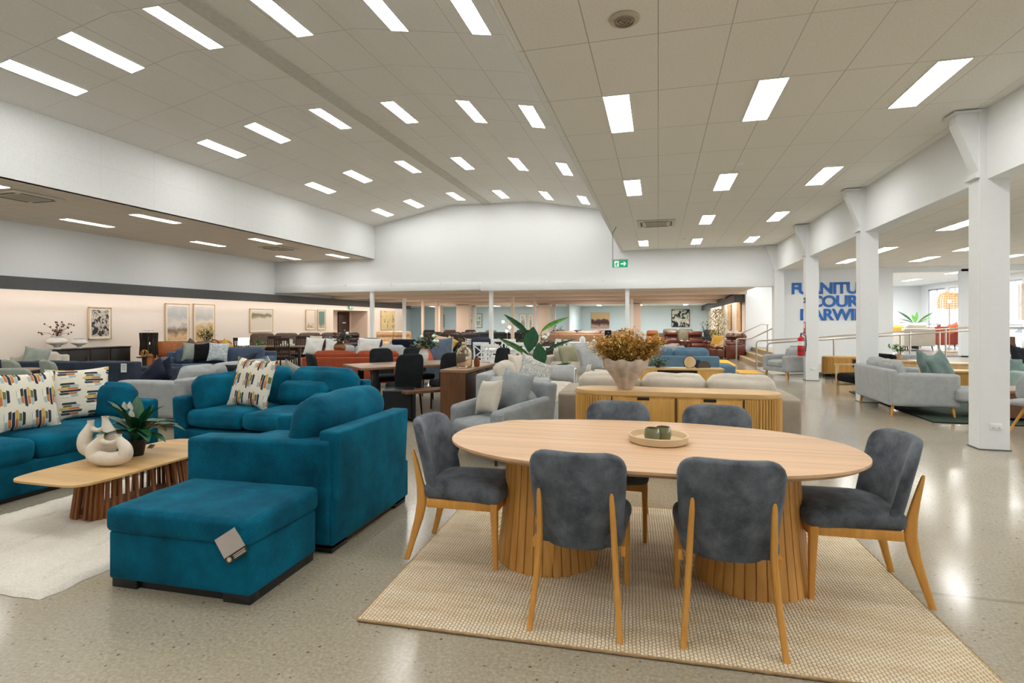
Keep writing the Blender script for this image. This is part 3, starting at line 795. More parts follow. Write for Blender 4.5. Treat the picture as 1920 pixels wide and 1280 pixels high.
for (a,c),(d_,f_) in zip(e,e[1:]):
    k=int(max(abs(d_-a),abs(f_-c))/.03); 
    mb.tube([(a+(d_-a)*i/k,c+(f_-c)*i/k,.010) for i in range(k+1)],[.006+.0025*(i%2) for i in range(k+1)],6)
mb.build('braided_edge',fabric('jute_edge',srgb(182,152,112),.2,30,300,.6,0),rug)
RT=.017
def super_pts(a,b_,p,n=72): return [(a*math.copysign(abs(math.cos(2*math.pi*k/n))**(2/p),math.cos(2*math.pi*k/n)),b_*math.copysign(abs(math.sin(2*math.pi*k/n))**(2/p),math.sin(2*math.pi*k/n))) for k in range(n)]
tb=thing('dining_table','large oval pale oak dining table on two ribbed drum pedestals','table',(-.085,3.43,RT),1.2)
mb=MB(); o1=super_pts(1.2,.70,2.25); mb.prism(o1,.738,.752,.003); mb.prism(o1,.718,.738,0,inset=.03)
mb.build('tabletop',OAK,tb)
for x in(-.60,.61):
    n=34; vs=[];fs=[]; prof_=[(.315,.0),(.312,.02),(.285,.25),(.262,.5),(.25,.72)]
    for i in range(n):
        for (da,dr) in((0.02,-.010),(.07,0),(.5,.003),(.93,0),(.98,-.010)):
            a=2*math.pi*(i+da)/n
            for (rr,z) in prof_: vs.append((x+(rr+dr)*math.cos(a),(rr+dr)*math.sin(a),z))
    k=len(prof_); m_=n*5
    for i in range(m_):
        for j in range(k-1): fs.append((i*k+j,((i+1)%m_)*k+j,((i+1)%m_)*k+j+1,i*k+j+1))
    fs.append([i*k+k-1 for i in range(m_)]); fs.append([i*k for i in reversed(range(m_))])
    mb=MB(); mb.add(vs,fs); mb.build('ribbed_pedestal',OAKH,tb,smooth=20)

def dining_chair(label):
    r=thing('dining_chair',label,'chair',(0,0,0),0,'slate upholstered dining chairs around the oval table')
    def sw(v):
        t=(v.y+.24)/.48; k=1-.10*max(0,t); 
        return Vector((v.x*k,v.y+(-.02*(1-(v.x/.24)**2) if v.y<-.1 else 0),v.z))
    MB().soft((0,-.02,.432),(.485,.50,.105),.045,(0,0,.02),n=8,fn=sw,wr=.003).build('seat',GREYB,r)
    mb=MB()
    mb.box((0,-.245,.365),(.44,.024,.05),.004); 
    for s in(-1,1): mb.box((s*.212,-.02,.365),(.024,.45,.05),.004,Matrix.Rotation(R(-s*2.2),4,'Z'))
    mb.build('seat_frame',BEECH,r)
    H=.50; W=.49; cr=corner_round(W,H,.105,.13)
    def bw(v):
        q=cr(v); a=q.x/(W/2); z=min(1,max(0,(q.z+H/2)/H))
        taper=1-.13*(1-z)**1.3
        x=q.x*taper; y=q.y-.095*a*a*(1-.2*z)+.105*z**1.1+.0
        return Vector((x,y,q.z))
    MB().soft((0,.225,.615),(W,.055,H),.026,(0,.012,0),n=12,fn=bw,wr=.0025,seed=4).build('backrest',GREYB,r)
    for s in(-1,1):
        mb=MB()
        mb.loft([(s*.215,-.245,0,.026,.028),(s*.214,-.24,.2,.033,.036),(s*.212,-.235,.345,.04,.046),(s*.212,-.235,.392,.04,.046)],12,5)
        mb.build('leg',BEECH,r)
        mb=MB()
        mb.loft([(s*.215,.335,0,.028,.034),(s*.205,.300,.12,.029,.040),(s*.192,.262,.26,.030,.056),(s*.185,.245,.36,.030,.064),(s*.181,.255,.45,.029,.052),(s*.178,.276,.54,.027,.038),(s*.175,.298,.62,.025,.026),(s*.174,.310,.665,.019,.017),(s*.174,.314,.678,.010,.009)],12,3.4)
        mb.build('leg',BEECH,r)
    return r
ch=dining_chair('slate dining chair seen from behind, left one at the near side of the oval table')
place(ch,(-.385,2.90,RT),180)
for x,y,a,l in((.32,2.94,181,'slate dining chair seen from behind, right one at the near side of the oval table'),
             (-1.185,3.345,90,'slate dining chair at the left end of the oval table'),
             (1.02,3.475,-85.5,'slate dining chair at the right end of the oval table'),
             (-.30,4.02,0,'slate dining chair on the far side of the oval table, left one before the sideboard'),
             (.41,4.00,0,'slate dining chair on the far side of the oval table, right one before the sideboard')):
    dup(ch,(x,y,RT),a,l)
ty=thing('serving_tray','round beige stoneware tray on the oval dining table','tray',(.0,3.44,RT+.7525))
MB().lathe([(.16,0),(.172,.006),(.178,.045),(.174,.05),(.168,.047),(.160,.014),(.01,.012)],n=48).build('dish',plain('sand_stoneware',srgb(212,188,152),.7),ty)
CG=plain('smoky_green_glass',srgb(112,114,82),.12,0,.6)
cu=thing('tumbler','smoky green tumbler standing at the left in the stoneware tray','cup',(-.035,3.40,RT+.765))
MB().lathe([(.035,0),(.042,.004),(.048,.03),(.045,.06),(.039,.078),(.036,.078),(.042,.05),(.042,.012),(.003,.01)],n=28).build('glass_wall',CG,cu)
dup(cu,(.03,3.455,RT+.765),30,'smoky green tumbler standing at the right rear in the stoneware tray')

# ------------------------------------------------------------------ teal group
def teal_pattern():
    m,t,b=nt('hexagon_stripe_print'); b.inputs['Roughness'].default_value=.9; b.inputs['Specular IOR Level'].default_value=.1
    v=coord(t); s=N(t,'ShaderNodeSeparateXYZ'); L(t,v,s.inputs[0])
    X=mathn(t,'DIVIDE',s.outputs[0],.20); Z=mathn(t,'DIVIDE',s.outputs[2],.205)
    row=mathn(t,'FLOOR',Z); X=mathn(t,'ADD',X,mathn(t,'MULTIPLY',mathn(t,'MODULO',row,2),.5))
    cx=mathn(t,'FLOOR',X); a=mathn(t,'SUBTRACT',mathn(t,'FRACT',X),.5); c=mathn(t,'SUBTRACT',mathn(t,'FRACT',Z),.5)
    aa=mathn(t,'ABSOLUTE',a)
    tw=mathn(t,'MULTIPLY',mathn(t,'FLOOR',mathn(t,'MULTIPLY',mathn(t,'FRACT',X),8)),1)
    sh=mathn(t,'MULTIPLY',mathn(t,'SUBTRACT',mathn(t,'MODULO',tw,2),.5),.09)
    cc=mathn(t,'ABSOLUTE',mathn(t,'ADD',c,sh))
    lim=mathn(t,'SUBTRACT',.50,mathn(t,'MULTIPLY',aa,.52))
    m1=mathn(t,'LESS_THAN',cc,mathn(t,'MULTIPLY',lim,.82)); m2=mathn(t,'LESS_THAN',aa,.385)
    mask=mathn(t,'MULTIPLY',m1,m2)
    half=mathn(t,'GREATER_THAN',c,mathn(t,'MULTIPLY',sh,-1.))
    cb=N(t,'ShaderNodeCombineXYZ'); L(t,tw,cb.inputs[0]); L(t,half,cb.inputs[1])
    wn=N(t,'ShaderNodeTexWhiteNoise'); L(t,cb.outputs[0],wn.inputs['Vector'])
    pc=ramp(t,wn.outputs['Value'],[(0,srgb(190,120,72)),(.2,srgb(204,168,92)),(.36,srgb(52,60,74)),(.5,srgb(158,184,186)),(.62,srgb(226,222,208)),(.72,srgb(112,118,72)),(.84,srgb(150,84,48)),(.93,srgb(62,66,74))],'CONSTANT')
    stri=mathn(t,'GREATER_THAN',mathn(t,'FRACT',mathn(t,'MULTIPLY',mathn(t,'FRACT',X),8)),.14)
    mask=mathn(t,'MULTIPLY',mask,stri)
    f=N(t,'ShaderNodeTexNoise',Scale=220.); L(t,v,f.inputs['Vector'])
    L(t,mix(t,mask,srgb(222,217,200),pc),b.inputs['Base Color']); bump(t,b,f.outputs[0],.4,.003)
    return m
HEXP=teal_pattern()
# ottoman
ot=thing('ottoman','teal velvet storage ottoman with a hanging card tag, in front of the snuggler chair','ottoman',(-2.545,2.70,0),1.5)
MB().soft((0,0,.185),(.93,.60,.27),.018,(0,0,0),n=6).build('body',TEAL,ot)
MB().soft((0,0,.385),(.955,.635,.14),.035,(.004,.004,.012),n=9,wr=.004).build('lid_cushion',TEAL,ot)
for sx in(-1,1):
    for sy in(-1,1): MB().box((sx*.37,sy*.25,.026),(.17,.07,.052),.003).build('foot',BLACKP,ot)
MB().bb(-.42,.452,-.26,.26,.0,.06).build('plinth',BLACKP,ot)
M=Matrix.Translation((.375,-.332,.335))@Matrix.Rotation(R(12),4,'Z')@Matrix.Rotation(R(-8),4,'X')@Matrix.Rotation(R(-33),4,'Y')
cd=MB().box((0,0,.01),(.125,.004,.11),0,M).build('swing_tag',plain('card_taupe',srgb(178,168,160),.6),ot,'taupe card tag with a dark brown printed strip',smooth=0)
MB().box((0,-.0005,-.063),(.125,.0045,.036),0,M).build('tag_strip',plain('strip_brown',srgb(42,30,26),.5),cd,smooth=0)
mb=MB()
for k,(w_,z_) in enumerate(((.07,-.056),(.066,-.064),(.07,-.071))): mb.box((.02,-.0032,z_),(w_,.001,.0035),0,M)
for k in range(5): mb.box((-.042,-.0032,-.063),(.026,.001,.004),0,M@rotm('Y',36*k,(-.042,0,-.063)))
mb.build('tag_print',plain('tag_cream_print',srgb(206,196,180),.6),cd,smooth=0)
# snuggler B, back towards +X, facing -X : local front = -Y -> rotate -90
sn=thing('snuggler_chair','teal velvet snuggler chair seen from its side, beside the ottoman','armchair',(-2.59,3.64,0),-90)
# local: x along world -y... width 1.12 in local x, depth 1.15
def aslope(v): return v
W,D=1.12,1.16
MB().soft((0,0,.20),(W-.02,D-.02,.30),.02).build('base',TEAL,sn)
def bkw(v): return Vector((v.x,v.y+.05*(v.z+.38),v.z))
MB().soft((.03,D/2-.085,.42),(W-.10,.15,.74),.02,n=8,fn=bkw).build('backrest',TEAL,sn)
for s in(-1,1):
    def aw_(v,s=s):
        t=(v.y+D/2)/D; z=v.z
        return Vector((v.x,v.y,z+(.035*t if z>0 else 0)))
    a=MB().soft((s*(W/2-.10),-.015,.375),(.21,D-.03,.64),.03,(0,0,.006),n=8,fn=aw_).build('arm',TEAL,sn)
MB().soft((0,-.12,.50),(W-.42,.92,.17),.07,(0,.01,.035),n=8,wr=.006).build('seat_cushion',TEAL,sn)
M=Matrix.Translation((0,.27,.755))@Matrix.Rotation(R(-14),4,'X')
MB().soft((0,0,0),(W-.16,.25,.44),.11,(.03,.04,.02),n=9,M=M,wr=.012,seed=3,fn=corner_round(W-.16,.44,.12,.1)).build('back_cushion',TEAL,sn)
M=Matrix.Translation((-.33,-.0,.73))@Matrix.Rotation(R(90),4,'Z')@Matrix.Rotation(R(-14),4,'X')
MB().soft((0,0,0),(.52,.16,.32),.075,(.01,.03,.02),n=7,M=M,wr=.008,seed=9,fn=corner_round(.52,.32,.1,0)).build('side_cushion',TEAL,sn)
for sx in(-1,1):
    for sy in(-1,1): MB().box((sx*(W/2-.12),sy*(D/2-.12),.026),(.18,.18,.052),.003).build('foot',BLACKP,sn)
MB().bb(-W/2+.03,W/2-.03,-D/2+.03,D/2-.03,.03,.055).build('plinth',BLACKP,sn)
# sofa A (faces the viewer)
sa=thing('sofa','teal velvet two seat sofa facing the viewer behind the snuggler chair','sofa',(-4.14,5.24,0),-2)
W,D=1.78,1.08
MB().soft((0,0,.20),(W-.02,D-.02,.30),.02).build('base',TEAL,sa)
MB().soft((0,D/2-.09,.44),(W,.16,.78),.03,n=8).build('backrest',TEAL,sa)
for s in(-1,1): MB().soft((s*(W/2-.09),-.02,.37),(.17,D-.04,.64),.035,n=7,fn=lambda v,s=s:Vector((v.x+s*.06*(v.z+.3),v.y,v.z+(.03*(v.y/D+.5) if v.z>0 else 0)))).build('arm',TEAL,sa)
for i in(-1,1): MB().soft((i*.36,-.12,.47),(.71,.86,.17),.06,(0,.01,.03),n=8,wr=.006,seed=i+3).build('seat_cushion',TEAL,sa)
for i in(-1,1):
    M=Matrix.Translation((i*.43,.26,.73))@Matrix.Rotation(R(-13),4,'X')
    MB().soft((0,0,0),(.84,.22,.48),.10,(.02,.05,.02),n=9,M=M,wr=.016,seed=i*2+13,fn=corner_round(.84,.48,.13,.08)).build('back_cushion',TEAL,sa)
M=Matrix.Translation((.30,.07,.70))@Matrix.Rotation(R(-16),4,'X')
MB().soft((0,0,0),(.62,.14,.26),.068,(.01,.02,.01),n=7,M=M,wr=.008,seed=19,fn=corner_round(.62,.26,.08,.05)).build('lumbar_cushion',TEAL,sa)
M=Matrix.Translation((-.63,-.12,.71))@Matrix.Rotation(R(80),4,'Z')@Matrix.Rotation(R(-16),4,'X')
MB().soft((0,0,0),(.68,.17,.40),.08,(.01,.04,.02),n=8,M=M,wr=.008,seed=23,fn=corner_round(.68,.40,.12,.05)).build('side_cushion',TEAL,sa)
for sx in(-1,1):
    for sy in(-1,1): MB().box((sx*(W/2-.12),sy*(D/2-.12),.026),(.14,.14,.052),.003).build('foot',BLACKP,sa)
cushion('hexagon patterned cushion on the teal sofa that faces the viewer',(-4.36,5.02,.55),-3,-14,.56,HEXP,.15,4,None,None,'patterned_cushion',3)
# sofa C (left, facing +X)
sc3=thing('sofa','long teal velvet sofa at the left edge of the view behind the coffee table','sofa',(-5.73,3.50,0),90)
W,D=2.36,1.14
MB().soft((0,0,.175),(W-.02,D-.04,.27),.02).build('base',TEAL,sc3)
MB().soft((0,D/2-.1,.42),(W,.18,.76),.03,n=8).build('backrest',TEAL,sc3)
for s in(-1,1): MB().soft((s*(W/2-.08),-.0,.36),(.16,D-.02,.64),.035,n=7).build('arm',TEAL,sc3)
for i in(-1,1): MB().soft((i*.50,-.10,.395),(.99,.93,.20),.07,(0,.015,.03),n=9,wr=.006,seed=i+31).build('seat_cushion',TEAL,sc3)
for i in(-1,1):
    M=Matrix.Translation((i*.50,.25,.71))@Matrix.Rotation(R(-14),4,'X')
    MB().soft((0,0,0),(.98,.22,.46),.10,(.02,.05,.02),n=9,M=M,wr=.014,seed=i*2+41,fn=corner_round(.98,.46,.13,.08)).build('back_cushion',TEAL,sc3)
M=Matrix.Translation((.93,-.10,.66))@Matrix.Rotation(R(-78),4,'Z')@Matrix.Rotation(R(-16),4,'X')
MB().soft((0,0,0),(.66,.17,.38),.08,(.01,.04,.02),n=8,M=M,wr=.008,seed=29,fn=corner_round(.66,.38,.12,.05)).build('side_cushion',TEAL,sc3)
MB().bb(-W/2+.04,W/2-.04,-D/2+.05,D/2-.05,.0,.05).build('plinth',BLACKP,sc3)
cushion('hexagon patterned cushion at the left picture edge on the long teal sofa',(-5.56,3.66,.50),80,-17,.56,HEXP,.16,2,None,None,'patterned_cushion',5)
pc2=cushion('hexagon patterned cushion with its print turned sideways on the long teal sofa',(-5.64,4.22,.51),68,-17,.54,HEXP,.15,0,None,None,'patterned_cushion',8)
# turned print: same cloth, rotated a quarter
m2=HEXP.copy(); m2.name='hexagon_stripe_print_turned'
mp=[n for n in m2.node_tree.nodes if n.type=='MAPPING'][0]; mp.inputs['Rotation'].default_value=(0,R(90),0)
pc2.data.materials.clear(); pc2.data.materials.append(m2)
# ------------------------------------------------------------------ shaggy rug + coffee table
sh=fabric('cream_shag',srgb(226,220,208),.06,3,90,1.0,.4,1.0,fine=.12)
n1_,n2_=90,130; vs=[];fs=[]; WX,WY=1.66,2.34
for i in range(n1_+1):
    for j in range(n2_+1):
        u_,v_=i/n1_,j/n2_; x=(u_-.5)*WX; y=(v_-.5)*WY
        ed=min(u_,1-u_)*WX; ed2=min(v_,1-v_)*WY
        x+=.02*noise.noise(Vector((x*9,y*9,1)))*(1 if ed<.03 else .2); y+=.02*noise.noise(Vector((x*9,y*9,5)))*(1 if ed2<.03 else .2)
        z=.028+.007*noise.noise(Vector((x*30,y*30,2)))+.006*noise.noise(Vector((x*8,y*8,3)))
        wv=abs(math.sin(6.5*(x+.35*noise.noise(Vector((x*1.1,y*.9,8))))*1.3+1.2*y*.35+1.6*noise.noise(Vector((x*.8,y*1.1,4)))))
        z-=.021*math.exp(-(wv/.10)**2)
        e=min(ed,ed2); z*=min(1,(e/.03)**.5) if e<.03 else 1
        vs.append((x,y,max(.002,z)))
for i in range(n1_):
    for j in range(n2_):
        a=i*(n2_+1)+j; fs.append((a,a+n2_+1,a+n2_+2,a+1))
mb=MB(); mb.add(vs,fs); o=mb.build('shag_rug',sh,None,smooth=70)
tag(o,'cream shaggy rug with carved wavy lines under the coffee table','rug'); place(o,(-4.03,3.36,.0),-1)
ct=thing('coffee_table','low oak coffee table with a slatted tapering base on the shaggy rug','coffee table',(-4.14,3.52,.03))
mb=MB(); o1=super_pts(.37,.72,7,96); o1=[(x*(1-.05*(y/.7)**2),y) for x,y in o1]; mb.prism(o1,.338,.352,.003); mb.prism(o1,.33,.338,inset=.025); mb.build('tabletop',OAKT,ct)
n=38
for k in range(n):
    a=2*math.pi*k/n; ex=math.copysign(abs(math.cos(a))**.6,math.cos(a)); ey=math.copysign(abs(math.sin(a))**.6,math.sin(a))
    p0=(.20*ex,.44*ey,0); p1=(.165*ex,.40*ey,.33)
    MB().tube([p0,p1],.0145,4).build('slat',LOGW,ct,smooth=0)
mb=MB(); rp=[(.185*math.copysign(abs(math.cos(a))**.6,math.cos(a)),.42*math.copysign(abs(math.sin(a))**.6,math.sin(a))) for a in [2*math.pi*k/40 for k in range(40)]]
mb.prism(rp,.004,.03); mb.build('base_board',LOGW,ct)
# plaster vases: two necks joined by a ring
def spline(P,k=5):
    out=[]
    for i in range(len(P)-1):
        p0,p1,p2,p3=P[max(0,i-1)],P[i],P[i+1],P[min(len(P)-1,i+2)]
        for j in range(k):
            t_=j/k; out.append(tuple(.5*(2*b_+(c_-a_)*t_+(2*a_-5*b_+4*c_-d_)*t_**2+(3*b_-a_-3*c_+d_)*t_**3) for a_,b_,c_,d_ in zip(p0,p1,p2,p3)))
    out.append(P[-1]); return [(q[0],q[1]) for q in out],[q[2] for q in out]
def ring_vase(label,loc,rz,s,w,h,neck,foot,low):
    r=thing('sculptural_vase',label,'vase',loc,rz)
    mb=MB()
    # U shaped tube with fat belly
    b0=low
    A=[(-w*.42,h*1.0),(-w*.42,h*.92),(-w*.52,h*.78),(-w*.74,h*.56),(-w*.72,h*.34),(-w*.42,b0+h*.04),(0,b0),(w*.42,b0+h*.04),(w*.72,h*.34),(w*.74,h*.56),(w*.52,h*.78),(w*.42,h*.92),(w*.42,h*1.0)]
    rr=[.026,.024,.036,.050,.056,.058,.058,.058,.056,.050,.036,.024,.026]
    A,rr=spline([(x,z,q) for (x,z),q in zip(A,rr)])
    mb.tube([(x,0,z+(neck if x>0 else 0)*max(0,(z/h-.5))*2+foot) for x,z in A],[q*s for q in rr],20)
    mb.tube([(-w*.46,0,h*.82+foot),(-w*.22,0,h*.755+foot),(0,0,h*.74+foot),(w*.22,0,h*.755+foot),(w*.46,0,h*.82+foot)],[.03*s,.020*s,.016*s,.020*s,.03*s],12)
    if foot: mb.lathe([(.05*s,0),(.045*s,.02),(.04*s,.04)],n=18)
    else: pass
    o=mb.build('body',CERAM,r); 
    mb=MB()
    for sx,nk in((-1,0),(1,neck)): mb.lathe([(.02*s,h+nk+foot),(.02*s,h+nk+foot+.002)],(sx*w*.42,0,0),14)
    mb.build('mouth_shade',plain('vase_mouth_shade',srgb(120,112,100),.9),r); return r  # dark discs paint the shade inside the solid necks
ring_vase('taller plaster vase with two necks and a ring shaped body on the coffee table',(-4.33,3.36,.383),22,.98,.128,.31,.03,.02,.062)
ring_vase('squat plaster vase with two necks in front on the coffee table',(-4.10,3.27,.383),16,.92,.165,.245,.0,.0,.055)
# potted lily
pl=thing('potted_lily','small peace lily in a black pot on the coffee table','potted plant',(-4.22,3.60,.383))
MB().lathe([(.045,0),(.062,.1),(.066,.105),(.066,.115),(.058,.115),(.055,.1)],n=24).build('pot',BLACKP,pl)
MB().lathe([(.001,.1),(.056,.1)],n=16).build('soil',plain('dark_soil',srgb(44,34,26),.9),pl)
mb=MB(); random.seed(3)
for k in range(42):
    a=2.4*k+random.uniform(-.3,.3); el=random.uniform(.25,1.3); ln=random.uniform(.17,.27)
    b0=Vector((.02*math.cos(a),.02*math.sin(a),.10)); d=Vector((math.cos(a)*math.cos(el),math.sin(a)*math.cos(el),math.sin(el)))
    st_=b0+Vector((d.x*.5,d.y*.5,1)).normalized()*random.uniform(.05,.12)
    mb.tube([b0,st_],.0025,4); mb.leaf(st_,d,ln,ln*.33,.9,6,fold=.3)
mb.build('foliage',LEAFG,pl,smooth=60)
for (x,y,z) in((-.06,-.02,.335),(.0,-.03,.34),(.035,-.05,.29)):
    mb=MB().tube([(0,0,.1),(x*.6,y*.5,z*.7),(x,y,z)],.0022,5); f=mb.build('flower',STEMG,pl)
    MB().leaf((x,y,z-.01),(x*.8,-.3,.7),.07,.042,-.4,5,fold=.6,side=(1,.3,0)).build('petal',PETAL,f); MB().tube([(x,y,z),(x,y-.01,z+.035)],.004,6).build('spadix',PEACH,f)
MB().box((.09,.07,.02),(.05,.035,.001),0,Matrix.Rotation(R(40),4,'X')).build('price_card',plain('card_taupe2',srgb(160,150,136),.6),pl,smooth=0)
pl.scale=(1.14,1.14,1.16)
# ------------------------------------------------------------------ more generators
A15=R(15); cA,sA=math.cos(A15),math.sin(A15)
def at(px,Dp):
    """ground position at sight-line px and distance Dp from the viewpoint plane (survey helper)"""
    c=(px-960)/1023.; return ((c*cA-sA)*Dp,(c*sA+cA)*Dp)
def zat(py,Dp): return 1.5-(py-603)*Dp/1023.
def recliner(label,loc,rz,mat,n=1,W=.92,H=1.0,group=None,cat='recliner',fold=True):
    r=thing('recliner' if n==1 else 'recliner_sofa',label,cat,loc,rz,group)
    D=.92; uw=(W-.36)/n if n==1 else (W-.36)/n
    MB().soft((0,.02,.24),(W-.1,D-.1,.38),.05).build('base',mat,r)
    for s in(-1,1):
        a=MB().soft((s*(W/2-.10),-.04,.33),(.2,D-.12,.58),.08,(.01,.0,.02),n=6,fn=lambda v:Vector((v.x,v.y,v.z-.05*(max(0,-v.y)/.4)**2 if v.z>0 else v.z))).build('arm',mat,r)
        MB().soft((s*(W/2-.10),-.10,.62),(.22,D-.30,.10),.05,(0,0,.02),n=5).build('arm_pad',mat,a)
    for i in range(n):
        cx=-(uw*n)/2+uw*(i+.5)
        MB().soft((cx,-.08,.44),(uw-.01,.66,.18),.07,(0,.02,.04),n=6,wr=.006,seed=i).build('seat_cushion',mat,r)
        if fold: MB().soft((cx,-.44,.24),(uw-.02,.10,.30),.045,(0,.02,0),n=5).build('footrest',mat,r)
        M=Matrix.Translation((cx,.30,.44))@Matrix.Rotation(R(-13),4,'X')
        k=MB()
        k.soft((0,.08,.27),(uw+.03,.12,.56),.05,M=M,n=5)
        k.build('backrest',mat,r)
        MB().soft((0,-.01,.19),(uw-.0,.17,.27),.08,(0,.03,0),n=6,M=M,wr=.006,seed=i+4).build('lumbar_cushion',mat,r)
        MB().soft((0,.01,H-.44-.13),(uw+.02,.20,.25),.09,(0,.03,.0),n=6,M=M,wr=.006,seed=i+7).build('headrest',mat,r)
    for sx in(-1,1):
        for sy in(-1,1): MB().cyl((sx*(W/2-.16),sy*.34,0),(sx*(W/2-.16),sy*.34,.07),.025).build('foot',BLACKP,r)
    return r
def tall_chair(label,mat=CHARC,legm=DARKW):
    r=thing('dining_chair',label,'chair',(0,0,0),0,'charcoal dining chairs around the walnut table')
    MB().soft((0,-.03,.45),(.47,.47,.11),.045,(0,0,.015),n=6).build('seat',mat,r)
    cr=corner_round(.47,.56,.10,.04)
    def f(v):
        q=cr(v); z=min(1,max(0,(q.z+.28)/.56)); return Vector((q.x*(.84+.16*math.sin(math.pi*min(1,z*.62+.2))),q.y+.10*z-.035*(q.x/.235)**2,q.z))
    MB().soft((0,.19,.71),(.47,.065,.56),.03,(0,.012,0),n=8,fn=f).build('backrest',mat,r)
    for sx in(-1,1):
        MB().tube([(sx*.19,-.24,0),(sx*.185,-.21,.42)],[.012,.021],8).build('leg',legm,r)
        MB().tube([(sx*.19,.27,0),(sx*.185,.19,.42)],[.012,.021],8).build('leg',legm,r)
    return r
def slat_chair(label,mat,H=1.0,cross=False,seatm=None,group=None):
    r=thing('dining_chair',label,'chair',(0,0,0),0,group)
    MB().soft((0,-.0,.46),(.44,.42,.05),.015,(0,0,.01)).build('seat',seatm or mat,r)
    mb=MB(); mb.bb(-.2,.2,-.2,-.175,.38,.44); mb.bb(-.2,.2,.175,.2,.38,.44); mb.bb(-.2,-.175,-.2,.2,.38,.44); mb.bb(.175,.2,-.2,.2,.38,.44); mb.build('seat_frame',mat,r)
    for s in(-1,1):
        MB().loft([(s*.2,-.19,0,.032,.032),(s*.2,-.19,.44,.042,.042)],8,6).build('leg',mat,r)
        MB().loft([(s*.2,.24,0,.032,.036),(s*.2,.2,.44,.042,.044),(s*.2,.22,.7,.036,.034),(s*.2,.27,H,.034,.028)],8,6).build('leg',mat,r)
    mb=MB(); t=lambda z: .2+.07*max(0,(z-.5))/(H-.5)
    mb.box((0,t(H-.05)+.0,H-.045),(.40,.026,.09),.006)
    if cross:
        mb.box((0,t(.6),.60),(.38,.022,.04),.003)
        for s in(-1,1): mb.tube([(s*.18,t(.62),.61),(-s*.18,t(H-.1),H-.10)],.017,4)
        mb.build('cross_back',mat,r)
    else:
        mb.box((0,t(.56),.56),(.38,.022,.05),.003)
        for k in range(5): mb.tube([((k-2)*.07,t(.57),.57),((k-2)*.07,t(H-.07),H-.07)],.014,4)
        mb.build('slatted_back',mat,r)
    return r
def table(label,loc,rz,W,D,h,top,leg,style='four',name='dining_table',cat='table',th=.04):
    r=thing(name,label,cat,loc,rz)
    MB().bb(-W/2,W/2,-D/2,D/2,h-th,h,.004).build('tabletop',top,r)
    if style=='four':
        for sx in(-1,1):
            for sy in(-1,1): MB().box((sx*(W/2-.08),sy*(D/2-.08),(h-th)/2),(.08,.08,h-th),.003).build('leg',leg,r)
        MB().bb(-W/2+.06,W/2-.06,-D/2+.07,-D/2+.09,h-th-.08,h-th).bb(-W/2+.06,W/2-.06,D/2-.09,D/2-.07,h-th-.08,h-th).build('apron',leg,r)
    elif style=='frame':
        for s in(-1,1):
            mb=MB(); x=s*(W/2-.28)
            for q in(-1,1): mb.box((x,q*(D/2-.12),(h-th)/2),(.10,.05,h-th),.002)
            mb.box((x,0,h-th-.02),(.10,D-.2,.04)); mb.box((x,0,.02),(.10,D-.2,.04)); mb.build('leg_frame',leg,r)
    elif style=='box':
        MB().bb(-W/2+.0,-W/2+.04,-D/2+.0,D/2-.0,0,h-th).build('side_panel',leg,r); MB().bb(W/2-.04,W/2,-D/2,D/2,0,h-th).build('side_panel',leg,r)
        MB().bb(-W/2+.04,W/2-.04,-D/2+.03,-D/2+.05,.04,h-th).build('drawer_front',leg,r)
        MB().bb(-W/2+.04,W/2-.04,D/2-.05,D/2-.03,.04,h-th).build('rear_panel',leg,r)
    elif style=='drum':
        MB().lathe([(.16,0),(.16,h-th)],n=24).build('pedestal',leg,r)
    return r
def round_table(label,loc,rr,h,top,leg,name='side_table',ped=.06,th=.025):
    r=thing(name,label,'table',loc)
    MB().lathe([(rr-.02,h-th),(rr,h-th+.01),(rr,h-.004),(rr-.004,h)],n=40).build('tabletop',top,r)
    MB().lathe([(rr*.55,0),(rr*.55,.02),(ped,.04),(ped,h-th)],n=24).build('pedestal',leg,r); return r
ARTC={}
